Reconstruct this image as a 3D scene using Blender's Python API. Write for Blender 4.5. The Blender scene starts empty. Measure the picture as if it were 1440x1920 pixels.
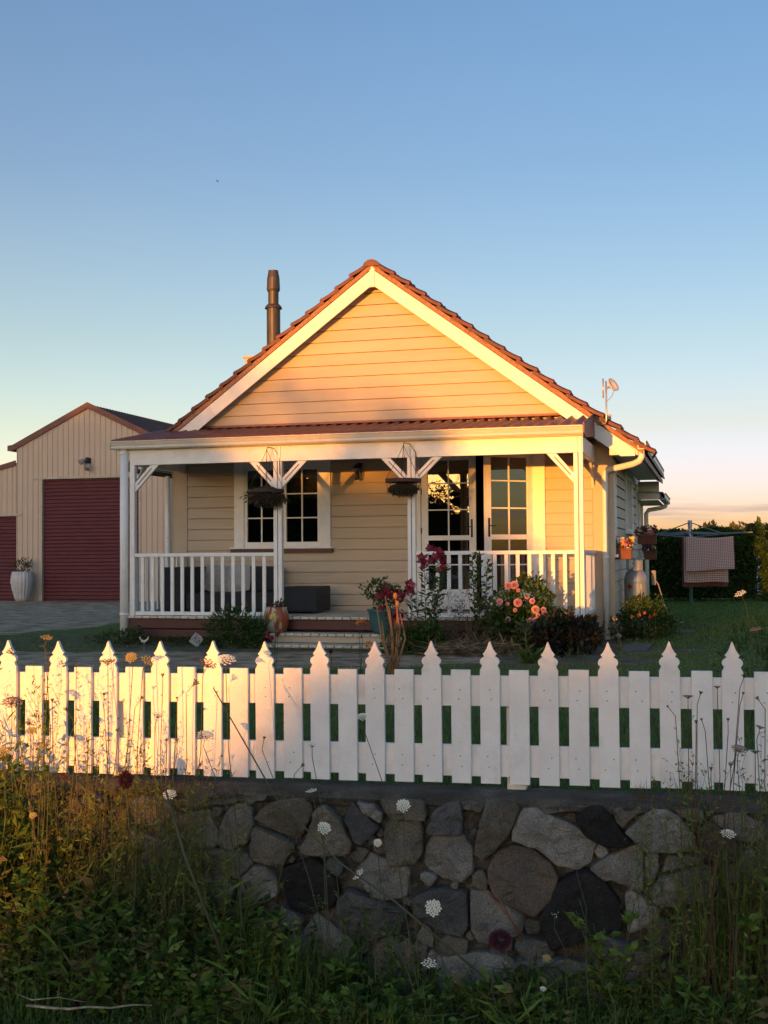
import bpy, math, random
import numpy as np
from mathutils import Vector, Matrix, noise
random.seed(7); RNG = np.random.default_rng(7)
SC = bpy.context.scene
COL = SC.collection
# ------------------------------------------------------------------ camera
CAMZ = 1.37
cam = bpy.data.cameras.new('camera'); CAM = bpy.data.objects.new('camera', cam); COL.objects.link(CAM)
cam.sensor_fit = 'HORIZONTAL'; cam.sensor_width = 36; cam.lens = 36*2250/1440
cam.clip_start = 0.1; cam.clip_end = 6000
PITCH = math.atan(80/2250); ROLL = 0.0072
F = Vector((0, math.cos(PITCH), math.sin(PITCH))); R0 = Vector((1, 0, 0)); U0 = Vector((0, -math.sin(PITCH), math.cos(PITCH)))
UP = U0*math.cos(ROLL)+R0*math.sin(ROLL); RT = R0*math.cos(ROLL)-U0*math.sin(ROLL)
m = Matrix((RT, UP, -F)).transposed().to_4x4(); m.translation = Vector((0, 0, CAMZ)); CAM.matrix_world = m
SC.camera = CAM
# ------------------------------------------------------------------ light
SUN_AZ = math.radians(205); SUN_EL = math.radians(1.5)       # the sun stands low behind the photographer, to the left
w = bpy.data.worlds.new('World'); SC.world = w; w.use_nodes = True
nt = w.node_tree; N = nt.nodes; Lk = nt.links
bg = N['Background']; bg.inputs[1].default_value = 0.15
sky = N.new('ShaderNodeTexSky'); sky.sky_type = 'NISHITA'; sky.sun_disc = False
sky.sun_elevation = math.radians(2.6); sky.sun_rotation = SUN_AZ; sky.ozone_density = 3; sky.air_density = 1; sky.dust_density = 1
tc = N.new('ShaderNodeTexCoord')
def wmath(op, a, b=None, clamp=False):
    n = N.new('ShaderNodeMath'); n.operation = op; n.use_clamp = clamp
    for i, q in enumerate((a, b)):
        if q is None: continue
        if isinstance(q, (int, float)): n.inputs[i].default_value = q
        else: Lk.new(q, n.inputs[i])
    return n.outputs[0]
def wdot(vec):
    n = N.new('ShaderNodeVectorMath'); n.operation = 'DOT_PRODUCT'; Lk.new(tc.outputs['Generated'], n.inputs[0]); n.inputs[1].default_value = vec
    return n.outputs['Value']
def ramp(fac, pts):
    n = N.new('ShaderNodeValToRGB'); Lk.new(fac, n.inputs[0]); e = n.color_ramp.elements
    while len(e) < len(pts): e.new(0.5)
    for q, (p, c) in zip(e, pts): q.position = p; q.color = (*c, 1)
    return n.outputs[0]
def wmix(kind, f, a, b):
    n = N.new('ShaderNodeMix'); n.data_type = 'RGBA'; n.blend_type = kind
    if isinstance(f, (int, float)): n.inputs[0].default_value = f
    else: Lk.new(f, n.inputs[0])
    for i, q in ((6, a), (7, b)):
        if isinstance(q, tuple): n.inputs[i].default_value = (*q, 1)
        else: Lk.new(q, n.inputs[i])
    return n.outputs[2]
zc = wdot((0, 0, 1))
el = wmath('MULTIPLY', zc, 1/math.sin(math.radians(30)), True)          # 0 at the horizon, 1 at 30 degrees up
def ep(deg): return math.sin(math.radians(deg))/math.sin(math.radians(30))
# gains (divided by 4) that bring the clear air's colour to the evening haze of this coast
cool = ramp(el, [(0, (1.0, .85, 1.0)), (ep(3), (.84, .62, .60)), (ep(6), (.70, .475, .385)), (ep(10), (.62, .395, .30)), (ep(14), (.565, .36, .285)), (ep(18), (.49, .325, .28)), (1, (.40, .31, .285))])
warm = ramp(el, [(0, (.74, .68, 1.0)), (ep(2), (.66, .55, 1.0)), (ep(3.6), (.61, .455, .68)), (ep(6), (.585, .375, .36)), (ep(10), (.52, .345, .285)), (ep(14), (.46, .32, .275)), (ep(18), (.41, .305, .27)), (1, (.36, .30, .285))])
aw = wmath('MULTIPLY', wmath('SUBTRACT', wdot((math.sin(math.radians(32)), math.cos(math.radians(32)), 0)), .60), 1/.36, True)
gain = wmix('MIX', aw, cool, warm)
back = wmath('MULTIPLY', wmath('ADD', wdot((math.sin(SUN_AZ), math.cos(SUN_AZ), 0)), .2), 1.4, True)   # towards the sunset one even gain takes over, raised to brighten the shaded fronts
gain = wmix('MIX', back, gain, (.47, .43, .38))
lit = wmix('MULTIPLY', 1.0, sky.outputs[0], gain)
sc4 = N.new('ShaderNodeVectorMath'); sc4.operation = 'SCALE'; Lk.new(lit, sc4.inputs[0]); sc4.inputs[3].default_value = 4
# thin bands of cloud low over the horizon
mp = N.new('ShaderNodeMapping'); Lk.new(tc.outputs['Generated'], mp.inputs[0]); mp.inputs['Scale'].default_value = (5, 5, 95)
cn = N.new('ShaderNodeTexNoise'); Lk.new(mp.outputs[0], cn.inputs[0]); cn.inputs['Scale'].default_value = 1.3; cn.inputs['Detail'].default_value = 5
cm = wmath('MULTIPLY', wmath('SUBTRACT', cn.outputs[0], .47), 7, True)
low = wmath('SUBTRACT', 1, wmath('MULTIPLY', wmath('ABSOLUTE', wmath('SUBTRACT', zc, math.sin(math.radians(1.7)))), 52), True)
cl = wmix('MIX', wmath('MULTIPLY', wmath('MULTIPLY', cm, low), .75), sc4.outputs[0], (1.25, .98, .92))
Lk.new(cl, bg.inputs[0])
sun = bpy.data.lights.new('sun', 'SUN'); SUN = bpy.data.objects.new('sun', sun); COL.objects.link(SUN)
sun.energy = 2.9; sun.angle = math.radians(.53); sun.color = (1, .36, .045)
sd = Vector((-math.sin(SUN_AZ)*math.cos(SUN_EL), -math.cos(SUN_AZ)*math.cos(SUN_EL), -math.sin(SUN_EL)))
SUN.rotation_euler = sd.to_track_quat('-Z', 'Y').to_euler()
SC.view_settings.view_transform = 'Standard'; SC.view_settings.look = 'None'; SC.view_settings.exposure = 1.40
SC.view_settings.gamma = 1; SC.view_settings.use_curve_mapping = False
try:
    SC.cycles.max_bounces = 8; SC.cycles.transparent_max_bounces = 16
except Exception: pass
# ------------------------------------------------------------------ materials
MATS = {}
def mat(name, col, rough=.6, col2=None, scale=6, mixw=.5, bump=0, bscale=40, metal=0, rand=.0, spec=.5, stretch=(1, 1, 1), detail=6, dirt=None, dirtscale=2):
    if name in MATS: return MATS[name]
    M = bpy.data.materials.new(name); M.use_nodes = True; t = M.node_tree; n = t.nodes; l = t.links
    b = n['Principled BSDF']; b.inputs['Roughness'].default_value = rough; b.inputs['Metallic'].default_value = metal
    b.inputs['Specular IOR Level'].default_value = spec
    c = n.new('ShaderNodeTexCoord'); mp = n.new('ShaderNodeMapping'); l.new(c.outputs['Object'], mp.inputs[0]); mp.inputs['Scale'].default_value = stretch
    oi = n.new('ShaderNodeObjectInfo')
    sh = n.new('ShaderNodeVectorMath'); sh.operation = 'MULTIPLY_ADD'; l.new(oi.outputs['Random'], sh.inputs[0]); sh.inputs[1].default_value = (37, 17, 53); l.new(mp.outputs[0], sh.inputs[2])
    tex = n.new('ShaderNodeTexNoise'); l.new(sh.outputs[0], tex.inputs[0]); tex.inputs['Scale'].default_value = scale; tex.inputs['Detail'].default_value = detail
    mx = n.new('ShaderNodeMix'); mx.data_type = 'RGBA'
    cc = col2 or tuple(x*.8 for x in col)
    mx.inputs[6].default_value = (*col, 1); mx.inputs[7].default_value = (*cc, 1)
    mr = n.new('ShaderNodeMapRange'); l.new(tex.outputs[0], mr.inputs[0]); mr.inputs[1].default_value = .35; mr.inputs[2].default_value = .65
    l.new(mr.outputs[0], mx.inputs[0])
    out = mx.outputs[2]
    if dirt:
        t2 = n.new('ShaderNodeTexNoise'); l.new(sh.outputs[0], t2.inputs[0]); t2.inputs['Scale'].default_value = dirtscale; t2.inputs['Detail'].default_value = 8; t2.inputs['Roughness'].default_value = .7
        m2 = n.new('ShaderNodeMapRange'); l.new(t2.outputs[0], m2.inputs[0]); m2.inputs[1].default_value = .56; m2.inputs[2].default_value = .72; m2.inputs[4].default_value = .7
        x2 = n.new('ShaderNodeMix'); x2.data_type = 'RGBA'; l.new(m2.outputs[0], x2.inputs[0]); l.new(out, x2.inputs[6]); x2.inputs[7].default_value = (*dirt, 1)
        out = x2.outputs[2]
    if rand:
        hs = n.new('ShaderNodeHueSaturation'); l.new(out, hs.inputs['Color'])
        r2 = n.new('ShaderNodeMapRange'); l.new(oi.outputs['Random'], r2.inputs[0]); r2.inputs[3].default_value = 1-rand; r2.inputs[4].default_value = 1+rand
        l.new(r2.outputs[0], hs.inputs['Value']); out = hs.outputs[0]
    if bump >= .9:
        tg = n.new('ShaderNodeTexNoise'); l.new(sh.outputs[0], tg.inputs[0]); tg.inputs['Scale'].default_value = 150; tg.inputs['Detail'].default_value = 6; tg.inputs['Roughness'].default_value = .8
        mg = n.new('ShaderNodeMapRange'); l.new(tg.outputs[0], mg.inputs[0]); mg.inputs[1].default_value = .35; mg.inputs[2].default_value = .65; mg.inputs[3].default_value = .45; mg.inputs[4].default_value = 1.5
        hg = n.new('ShaderNodeHueSaturation'); l.new(out, hg.inputs['Color']); l.new(mg.outputs[0], hg.inputs['Value']); out = hg.outputs[0]
    l.new(out, b.inputs['Base Color'])
    if bump:
        t3 = n.new('ShaderNodeTexNoise'); l.new(sh.outputs[0], t3.inputs[0]); t3.inputs['Scale'].default_value = bscale; t3.inputs['Detail'].default_value = 8; t3.inputs['Roughness'].default_value = .65
        bp = n.new('ShaderNodeBump'); l.new(t3.outputs[0], bp.inputs['Height']); bp.inputs['Strength'].default_value = bump; bp.inputs['Distance'].default_value = .02 if bump < .9 else .035
        l.new(bp.outputs[0], b.inputs['Normal'])
    MATS[name] = M; return M
def leafmat(name, col, col2, scale=30, trans=.35, rough=.55):
    M = mat(name, col, rough, col2, scale=scale, detail=2, rand=.15, spec=.3)
    t = M.node_tree; b = t.nodes['Principled BSDF']; src = b.inputs['Base Color'].links[0].from_socket
    tr = t.nodes.new('ShaderNodeBsdfTranslucent'); t.links.new(src, tr.inputs[0])
    mx = t.nodes.new('ShaderNodeMixShader'); mx.inputs[0].default_value = trans
    t.links.new(b.outputs[0], mx.inputs[1]); t.links.new(tr.outputs[0], mx.inputs[2]); t.links.new(mx.outputs[0], t.nodes['Material Output'].inputs[0])
    return M
def glassmat():
    M = bpy.data.materials.new('window_glass'); M.use_nodes = True; t = M.node_tree; n = t.nodes
    n.remove(n['Principled BSDF'])
    g = n.new('ShaderNodeBsdfGlossy'); g.inputs['Roughness'].default_value = .0; g.inputs['Color'].default_value = (1, 1, 1, 1)
    tr = n.new('ShaderNodeBsdfTransparent'); tr.inputs[0].default_value = (.85, .88, .86, 1)
    fr = n.new('ShaderNodeFresnel'); fr.inputs[0].default_value = 1.5
    ad = n.new('ShaderNodeMath'); ad.operation = 'MULTIPLY'; ad.inputs[1].default_value = 1.9; t.links.new(fr.outputs[0], ad.inputs[0])
    mx = n.new('ShaderNodeMixShader'); t.links.new(ad.outputs[0], mx.inputs[0]); t.links.new(tr.outputs[0], mx.inputs[1]); t.links.new(g.outputs[0], mx.inputs[2])
    t.links.new(mx.outputs[0], n['Material Output'].inputs[0]); return M
GLASS = glassmat()
WHITE = mat('white_paint', (.80, .79, .78), .5, (.74, .73, .71), scale=5, bump=.12, bscale=25, dirt=(.55, .52, .47), dirtscale=2.2)
FWHITE = mat('fence_paint', (.82, .81, .80), .55, (.77, .75, .74), scale=9, bump=.25, bscale=45, dirt=(.56, .53, .47), dirtscale=3.2, rand=.03)
CREAM = mat('cream_gutter', (.66, .62, .54), .4, (.62, .57, .49), scale=3)
BEIGE = mat('beige_weatherboard', (.50, .405, .30), .6, (.465, .375, .275), scale=3, bump=.15, bscale=18, rand=.025, stretch=(.3, 1, 3))
BEIGE2 = mat('beige_plain_board', (.49, .395, .29), .6, (.45, .365, .265), scale=2, bump=.1, bscale=12)
MAROON = mat('maroon_paint', (.085, .02, .022), .5, (.065, .016, .018), rand=.1)
TILE = mat('terracotta_tile', (.145, .022, .016), .5, (.07, .016, .015), scale=9, bump=.4, bscale=50, rand=.3, dirt=(.11, .09, .06), dirtscale=7)
MORTAR = mat('pointing_mortar', (.42, .22, .13), .9, (.30, .15, .09), scale=30, bump=.8, bscale=70)
VROOF = mat('veranda_roof_metal', (.26, .085, .055), .5, (.20, .07, .055), scale=6, rand=.0, bump=.2)
DECKM = mat('deck_timber', (.60, .53, .43), .75, (.50, .44, .36), scale=8, bump=.3, bscale=60, rand=.12, stretch=(3, .4, 1))
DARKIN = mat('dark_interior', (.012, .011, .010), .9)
BLACK = mat('black_metal', (.02, .02, .02), .45)
RATTAN = mat('dark_rattan', (.026, .028, .034), .6, (.018, .019, .024), scale=60, bump=.8, bscale=120)
CUSH = mat('grey_cushion', (.35, .33, .31), .9, scale=12)
SHEDW = mat('beige_steel', (.55, .43, .34), .5, (.52, .41, .32), scale=2)
SHEDD = mat('maroon_roller_steel', (.12, .022, .028), .5, (.10, .019, .024), scale=3)
SHEDT = mat('rust_red_trim', (.16, .05, .04), .5)
SHEDR = mat('dark_plum_roof', (.07, .045, .05), .6)
STEEL = mat('galvanised_steel', (.42, .42, .43), .45, (.36, .36, .37), scale=8, metal=.6)
BRONZE = mat('weathered_flue', (.060, .052, .046), .5, (.10, .082, .068), scale=4, metal=.5, stretch=(4, 4, .6))
# ------------------------------------------------------------------ geometry helpers
class MB:
    def __init__(s): s.v = []; s.f = []; s.m = []
    def add(s, v, f, mi=0):
        o = len(s.v); s.v += [tuple(q) for q in v]; s.f += [tuple(i+o for i in q) for q in f]; s.m += [mi]*len(f); return s
    def box(s, x0, x1, y0, y1, z0, z1, mi=0):
        v = [(x, y, z) for z in (z0, z1) for y in (y0, y1) for x in (x0, x1)]
        return s.add(v, [(0, 2, 3, 1), (4, 5, 7, 6), (0, 1, 5, 4), (2, 6, 7, 3), (0, 4, 6, 2), (1, 3, 7, 5)], mi)
    def prism(s, pts, y0, y1, mi=0):                      # outline in x,z pushed along y
        n = len(pts); v = [(x, y0, z) for x, z in pts]+[(x, y1, z) for x, z in pts]
        f = [tuple(range(n)), tuple(range(2*n-1, n-1, -1))]+[(i, i+n, (i+1) % n+n, (i+1) % n) for i in range(n)]
        return s.add(v, f, mi)
    def prismx(s, pts, x0, x1, mi=0):                     # outline in y,z pushed along x
        n = len(pts); v = [(x0, y, z) for y, z in pts]+[(x1, y, z) for y, z in pts]
        f = [tuple(range(n-1, -1, -1)), tuple(range(n, 2*n))]+[(i, (i+1) % n, (i+1) % n+n, i+n) for i in range(n)]
        return s.add(v, f, mi)
    def tube(s, path, r, n=8, mi=0, cap=True):
        path = [Vector(p) for p in path]; k = len(path); rr = r if isinstance(r, (list, tuple)) else [r]*k
        v = []; up = None
        for i, p in enumerate(path):
            d = (path[min(i+1, k-1)]-path[max(i-1, 0)])
            d = d.normalized() if d.length > 1e-9 else Vector((0, 0, 1))
            if up is None: up = Vector((1, 0, 0)) if abs(d.x) < .8 else Vector((0, 1, 0))
            a = d.cross(up).normalized(); up2 = a.cross(d); up = up2
            for j in range(n):
                t = 2*math.pi*j/n; v.append(p+(a*math.cos(t)+up2*math.sin(t))*rr[i])
        f = [(i*n+j, i*n+(j+1) % n, (i+1)*n+(j+1) % n, (i+1)*n+j) for i in range(k-1) for j in range(n)]
        if cap: f += [tuple(range(n-1, -1, -1)), tuple(range((k-1)*n, k*n))]
        return s.add(v, f, mi)
    def lathe(s, prof, c=(0, 0, 0), n=24, mi=0, flute=0, nf=0):
        v = []; k = len(prof)
        for r, z in prof:
            for j in range(n):
                t = 2*math.pi*j/n; q = r*(1+flute*math.cos(nf*t)); v.append((c[0]+q*math.cos(t), c[1]+q*math.sin(t), c[2]+z))
        f = [(i*n+j, i*n+(j+1) % n, (i+1)*n+(j+1) % n, (i+1)*n+j) for i in range(k-1) for j in range(n)]
        f += [tuple(range(n-1, -1, -1)), tuple(range((k-1)*n, k*n))]
        return s.add(v, f, mi)
    def ball(s, c, r, mi=0, nu=8, nv=5, sq=(1, 1, 1)):
        v = [(c[0], c[1], c[2]-r*sq[2])]
        for i in range(1, nv):
            a = -math.pi/2+math.pi*i/nv
            for j in range(nu):
                t = 2*math.pi*j/nu; v.append((c[0]+r*sq[0]*math.cos(a)*math.cos(t), c[1]+r*sq[1]*math.cos(a)*math.sin(t), c[2]+r*sq[2]*math.sin(a)))
        v.append((c[0], c[1], c[2]+r*sq[2])); L = len(v)-1
        f = [(0, 1+(j+1) % nu, 1+j) for j in range(nu)]
        f += [(1+i*nu+j, 1+i*nu+(j+1) % nu, 1+(i+1)*nu+(j+1) % nu, 1+(i+1)*nu+j) for i in range(nv-2) for j in range(nu)]
        f += [(L, 1+(nv-2)*nu+j, 1+(nv-2)*nu+(j+1) % nu) for j in range(nu)]
        return s.add(v, f, mi)
    def build(s, name, mats, parent=None, smooth=False, bevel=0):
        me = bpy.data.meshes.new(name); me.from_pydata(s.v, [], s.f)
        for q in (mats if isinstance(mats, (list, tuple)) else [mats]): me.materials.append(q)
        if any(s.m): me.polygons.foreach_set('material_index', s.m)
        if smooth: me.polygons.foreach_set('use_smooth', [True]*len(s.f))
        me.update(); o = bpy.data.objects.new(name, me); COL.objects.link(o)
        if parent is not None: o.parent = parent
        if bevel:
            b = o.modifiers.new('bevel', 'BEVEL'); b.width = bevel; b.segments = 2; b.limit_method = 'ANGLE'
        return o
def npmesh(name, V, Fq, mats, mi=None, parent=None, smooth=False):
    me = bpy.data.meshes.new(name); nf, k = Fq.shape
    me.vertices.add(len(V)); me.vertices.foreach_set('co', np.ascontiguousarray(V, dtype=np.float32).ravel())
    me.loops.add(nf*k); me.loops.foreach_set('vertex_index', np.ascontiguousarray(Fq, dtype=np.int32).ravel())
    me.polygons.add(nf); me.polygons.foreach_set('loop_start', np.arange(0, nf*k, k, dtype=np.int32))
    try: me.polygons.foreach_set('loop_total', np.full(nf, k, dtype=np.int32))
    except Exception: pass
    for q in (mats if isinstance(mats, (list, tuple)) else [mats]): me.materials.append(q)
    if mi is not None: me.polygons.foreach_set('material_index', np.asarray(mi, dtype=np.int32))
    if smooth: me.polygons.foreach_set('use_smooth', np.ones(nf, dtype=bool))
    me.update(calc_edges=True); me.validate()
    o = bpy.data.objects.new(name, me); COL.objects.link(o)
    if parent is not None: o.parent = parent
    return o
def unit(a): return a/np.maximum(np.linalg.norm(a, axis=1, keepdims=True), 1e-9)
def leafarr(P, D, L, W, fold=.15, rng=None):
    """diamond leaves: base at P, pointing along D; returns verts, quads"""
    rng = rng or RNG
    n = len(P); D = unit(D); R = unit(rng.normal(size=(n, 3))); S = unit(np.cross(D, R)); Nn = np.cross(D, S)
    L = np.broadcast_to(np.asarray(L, float), (n,))[:, None]; W = np.broadcast_to(np.asarray(W, float), (n,))[:, None]
    a = P; b = P+D*L*.45+S*W*.5+Nn*W*fold; c = P+D*L-Nn*L*.12; d = P+D*L*.45-S*W*.5+Nn*W*fold
    V = np.stack([a, b, c, d], 1).reshape(-1, 3); Fq = np.arange(4*n).reshape(n, 4); return V, Fq
def bladearr(P, H, W, lean, az=None, rng=None):
    """bent grass blades, two quads each"""
    rng = rng or RNG
    n = len(P); az = rng.uniform(0, 2*np.pi, n) if az is None else az
    H = np.broadcast_to(H, (n,)); W = np.broadcast_to(W, (n,)); lean = np.broadcast_to(lean, (n,))
    dx = np.cos(az); dy = np.sin(az); sx = -dy; sy = dx; V = np.zeros((n, 6, 3))
    for k, (h, b, wd) in enumerate(((0, 0, 1), (.55, .3, .8), (1, 1, .12))):
        cx = P[:, 0]+dx*lean*b*H; cy = P[:, 1]+dy*lean*b*H; cz = P[:, 2]+H*(h-.25*b*lean)
        for q, sg in ((0, -.5), (1, .5)):
            V[:, k*2+q, 0] = cx+sx*W*wd*sg; V[:, k*2+q, 1] = cy+sy*W*wd*sg; V[:, k*2+q, 2] = cz
    base = np.arange(n)[:, None]*6
    Fq = np.concatenate([base+np.array([0, 1, 3, 2]), base+np.array([2, 3, 5, 4])], 0)
    return V.reshape(-1, 3), Fq
def join(parts):
    V = []; Fq = []; M = []; o = 0
    for v, f, mi in parts:
        V.append(v); Fq.append(f+o); M.append(np.full(len(f), mi) if np.isscalar(mi) else np.asarray(mi)); o += len(v)
    return np.concatenate(V), np.concatenate(Fq), np.concatenate(M)
def thing(name, label, cat, loc=(0, 0, 0), rz=0, group=None):
    o = bpy.data.objects.new(name, None); COL.objects.link(o); o.location = loc; o.rotation_euler = (0, 0, rz)
    o.empty_display_size = .1
    return tag(o, label, cat, group)
def tag(o, label=None, cat=None, group=None, kind=None):
    if label: o['label'] = label
    if cat: o['category'] = cat
    if group: o['group'] = group
    if kind: o['kind'] = kind
    return o
def share(name, src, parent, loc=(0, 0, 0), rot=(0, 0, 0), scale=(1, 1, 1)):
    o = src.copy(); o.name = name; COL.objects.link(o); o.parent = parent; o.location = loc; o.rotation_euler = rot; o.scale = scale; return o
def at(px, py, Y):
    """world point on the sight line of a measured image point, at depth Y from the camera"""
    a = (px-720)/2250; b = -(py-960)/2250; d = F+RT*a+UP*b; t = Y/d.y
    return Vector((0, 0, CAMZ))+d*t
TH = math.radians(15.29); UH = Vector((math.cos(TH), -math.sin(TH), 0)); VH = Vector((math.sin(TH), math.cos(TH), 0)); OH = Vector((0, 18.1, 0))
def HW(u, v, z=0): p = OH+UH*u+VH*v; return Vector((p.x, p.y, z))
TF = math.atan(2250*9.5e-5); UF = Vector((math.cos(TF), -math.sin(TF), 0)); VF = Vector((math.sin(TF), math.cos(TF), 0)); OF = Vector((0, 5.94, 0))
def FW(u, v, z=0): p = OF+UF*u+VF*v; return Vector((p.x, p.y, z))
# ================================================================== GROUND
def groundmat():
    M = bpy.data.materials.new('yard_ground'); M.use_nodes = True; t = M.node_tree; n = t.nodes; l = t.links; b = n['Principled BSDF']
    b.inputs['Roughness'].default_value = .95; b.inputs['Specular IOR Level'].default_value = .15
    c = n.new('ShaderNodeTexCoord')
    def nz(scale, det=8, st=(1, 1, 1), ro=.6):
        mp = n.new('ShaderNodeMapping'); l.new(c.outputs['Object'], mp.inputs[0]); mp.inputs['Scale'].default_value = st
        x = n.new('ShaderNodeTexNoise'); l.new(mp.outputs[0], x.inputs[0]); x.inputs['Scale'].default_value = scale; x.inputs['Detail'].default_value = det; x.inputs['Roughness'].default_value = ro; return x.outputs[0]
    def mr(s, a, b_, c0=0, d=1):
        x = n.new('ShaderNodeMapRange'); l.new(s, x.inputs[0]); x.inputs[1].default_value = a; x.inputs[2].default_value = b_; x.inputs[3].default_value = c0; x.inputs[4].default_value = d; return x.outputs[0]
    def mx(f, a, b_):
        x = n.new('ShaderNodeMix'); x.data_type = 'RGBA'; l.new(f, x.inputs[0])
        for i, q in ((6, a), (7, b_)):
            if isinstance(q, tuple): x.inputs[i].default_value = (*q, 1)
            else: l.new(q, x.inputs[i])
        return x.outputs[2]
    def at_(name):
        x = n.new('ShaderNodeAttribute'); x.attribute_name = name; return x.outputs['Fac']
    def add(a, b_, op='ADD', k=None):
        x = n.new('ShaderNodeMath'); x.operation = op; l.new(a, x.inputs[0])
        if isinstance(b_, float): x.inputs[1].default_value = b_
        else: l.new(b_, x.inputs[1])
        return x.outputs[0]
    grass = mx(mr(nz(1.2), .35, .65), (.075, .145, .028), (.11, .165, .04)); grass = mx(mr(nz(22, 4), .45, .7), grass, (.16, .19, .07))
    dirt = mx(mr(nz(3), .4, .6), (.11, .095, .065), (.19, .17, .12))
    grav = mx(mr(nz(60, 3), .35, .65), (.42, .33, .22), (.68, .53, .37)); grav = mx(mr(nz(2.2, 8, (1, 1.8, 1)), .42, .62), grav, (.20, .155, .10))
    br = nz(2.6, 10, (1, 1, 1), .7)
    br2 = add(add(br, -.5, 'ADD'), 2.6, 'MULTIPLY'); g1 = mr(add(at_('dirt'), br2, 'ADD'), .35, .65); g2 = mr(add(at_('gravel'), br2, 'ADD'), .38, .62)
    out = mx(g2, mx(g1, grass, dirt), grav); l.new(out, b.inputs['Base Color'])
    bp = n.new('ShaderNodeBump'); l.new(nz(35, 8, ro=.75), bp.inputs['Height']); bp.inputs['Strength'].default_value = .9; bp.inputs['Distance'].default_value = .05; l.new(bp.outputs[0], b.inputs['Normal'])
    return M
GMAT = groundmat()
def poly_in(x, y, poly):
    c = False; j = len(poly)-1
    for i in range(len(poly)):
        if (poly[i][1] > y) != (poly[j][1] > y) and x < (poly[j][0]-poly[i][0])*(y-poly[i][1])/(poly[j][1]-poly[i][1])+poly[i][0]: c = not c
        j = i
    return c
GRAVEL = [[(-40, 14.2), (-3, 14.4), (.2, 14.6), (1.6, 15.2), (1.2, 16.2), (-.2, 17.0), (-3.5, 17.3), (-6, 17.4), (-7.2, 18.6), (-7.2, 21), (-5.6, 23.5), (-5.0, 27), (-5.4, 34), (-7, 37.2), (-30, 40), (-60, 30)],
          ]
GRASSISLE = [[(-6.6, 17.9), (-3.4, 17.3), (-3.6, 20.6), (-5.2, 21.5), (-7.6, 20.2)], [(-30, 18.3), (-7.2, 18.6), (-6.0, 17.9), (-30, 17.4)]]
DIRT = [[(-8, 36.4), (-5, 30), (-4.4, 37.2), (-30, 39.5), (-30, 37.6)], [(-3.8, 17.2), (4.3, 16.4), (4.6, 19), (-3.8, 19.4)], [(1, 14.6), (3.6, 14.8), (3.0, 16.6), (.5, 17)], [(3.9, 17), (6.2, 18), (6.4, 24), (4, 24)]]
def yard():
    xs = np.concatenate([[-1500, -500, -200, -100, -60], np.arange(-40, 25.1, .3), [40, 60, 100, 200, 500, 1500]])
    ys = np.concatenate([np.arange(.1, 34.1, .3), np.arange(35, 45, 1), [50, 60, 80, 120, 200, 400, 800, 2500]])
    V = []; g = []; d = []
    for y in ys:
        for x in xs:
            p = OF+UF*x+VF*y
            z = .025*noise.noise(Vector((p.x*.5, p.y*.5, 0)))+.012*noise.noise(Vector((p.x*2, p.y*2, 3)))
            V.append((p.x, p.y, z if y < 60 else 0))
            gi = any(poly_in(p.x, p.y, q) for q in GRASSISLE); gg = any(poly_in(p.x, p.y, q) for q in GRAVEL) and not gi
            g.append(1. if gg else 0.); d.append(1. if any(poly_in(p.x, p.y, q) for q in DIRT) else (.75 if gi else (.25 if y < 14 else 0.)))
    nx, ny = len(xs), len(ys)
    I = np.arange(nx*ny).reshape(ny, nx); Fq = np.stack([I[:-1, :-1], I[:-1, 1:], I[1:, 1:], I[1:, :-1]], -1).reshape(-1, 4)
    G = np.array(g).reshape(ny, nx); D = np.array(d).reshape(ny, nx)
    def blur(A):
        for _ in range(2):
            A = (np.pad(A, 1, 'edge')[1:-1, :-2]+np.pad(A, 1, 'edge')[1:-1, 2:]+np.pad(A, 1, 'edge')[:-2, 1:-1]+np.pad(A, 1, 'edge')[2:, 1:-1]+A)/5
        return A
    o = npmesh('ground', np.array(V), Fq, GMAT, smooth=True)
    for nm, A in (('gravel', blur(G)), ('dirt', blur(D))):
        at_ = o.data.attributes.new(nm, 'FLOAT', 'POINT'); at_.data.foreach_set('value', A.ravel().astype(np.float32))
    tag(o, 'yard ground of lawn, worn gravel drive and garden soil around the cottage', None, None, 'structure')
yard()
VERGEM = mat('verge_soil', (.030, .026, .018), .95, (.05, .042, .028), scale=6, bump=1, bscale=30, spec=.1)
def verge():
    xs = np.concatenate([[-1500, -300, -60], np.arange(-20, 15, .25), [60, 300, 1500]]); ys = np.concatenate([[-.19, -.3, -.45], np.arange(-.6, -12, -.4), [-16, -22, -30, -60, -200, -1500]])
    V = []
    for y in ys:
        for x in xs:
            p = OF+UF*x+VF*y; V.append((p.x, p.y, -.75+.03*noise.noise(Vector((p.x*2, p.y*2, 0)))+(.05 if y > -.35 else 0)))
    nx, ny = len(xs), len(ys); I = np.arange(nx*ny).reshape(ny, nx)
    Fq = np.stack([I[:-1, :-1], I[1:, :-1], I[1:, 1:], I[:-1, 1:]], -1).reshape(-1, 4)
    tag(npmesh('verge', np.array(V), Fq, VERGEM, smooth=True), 'dark soil of the roadside verge below the stone wall', None, None, 'structure')
verge()
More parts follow.
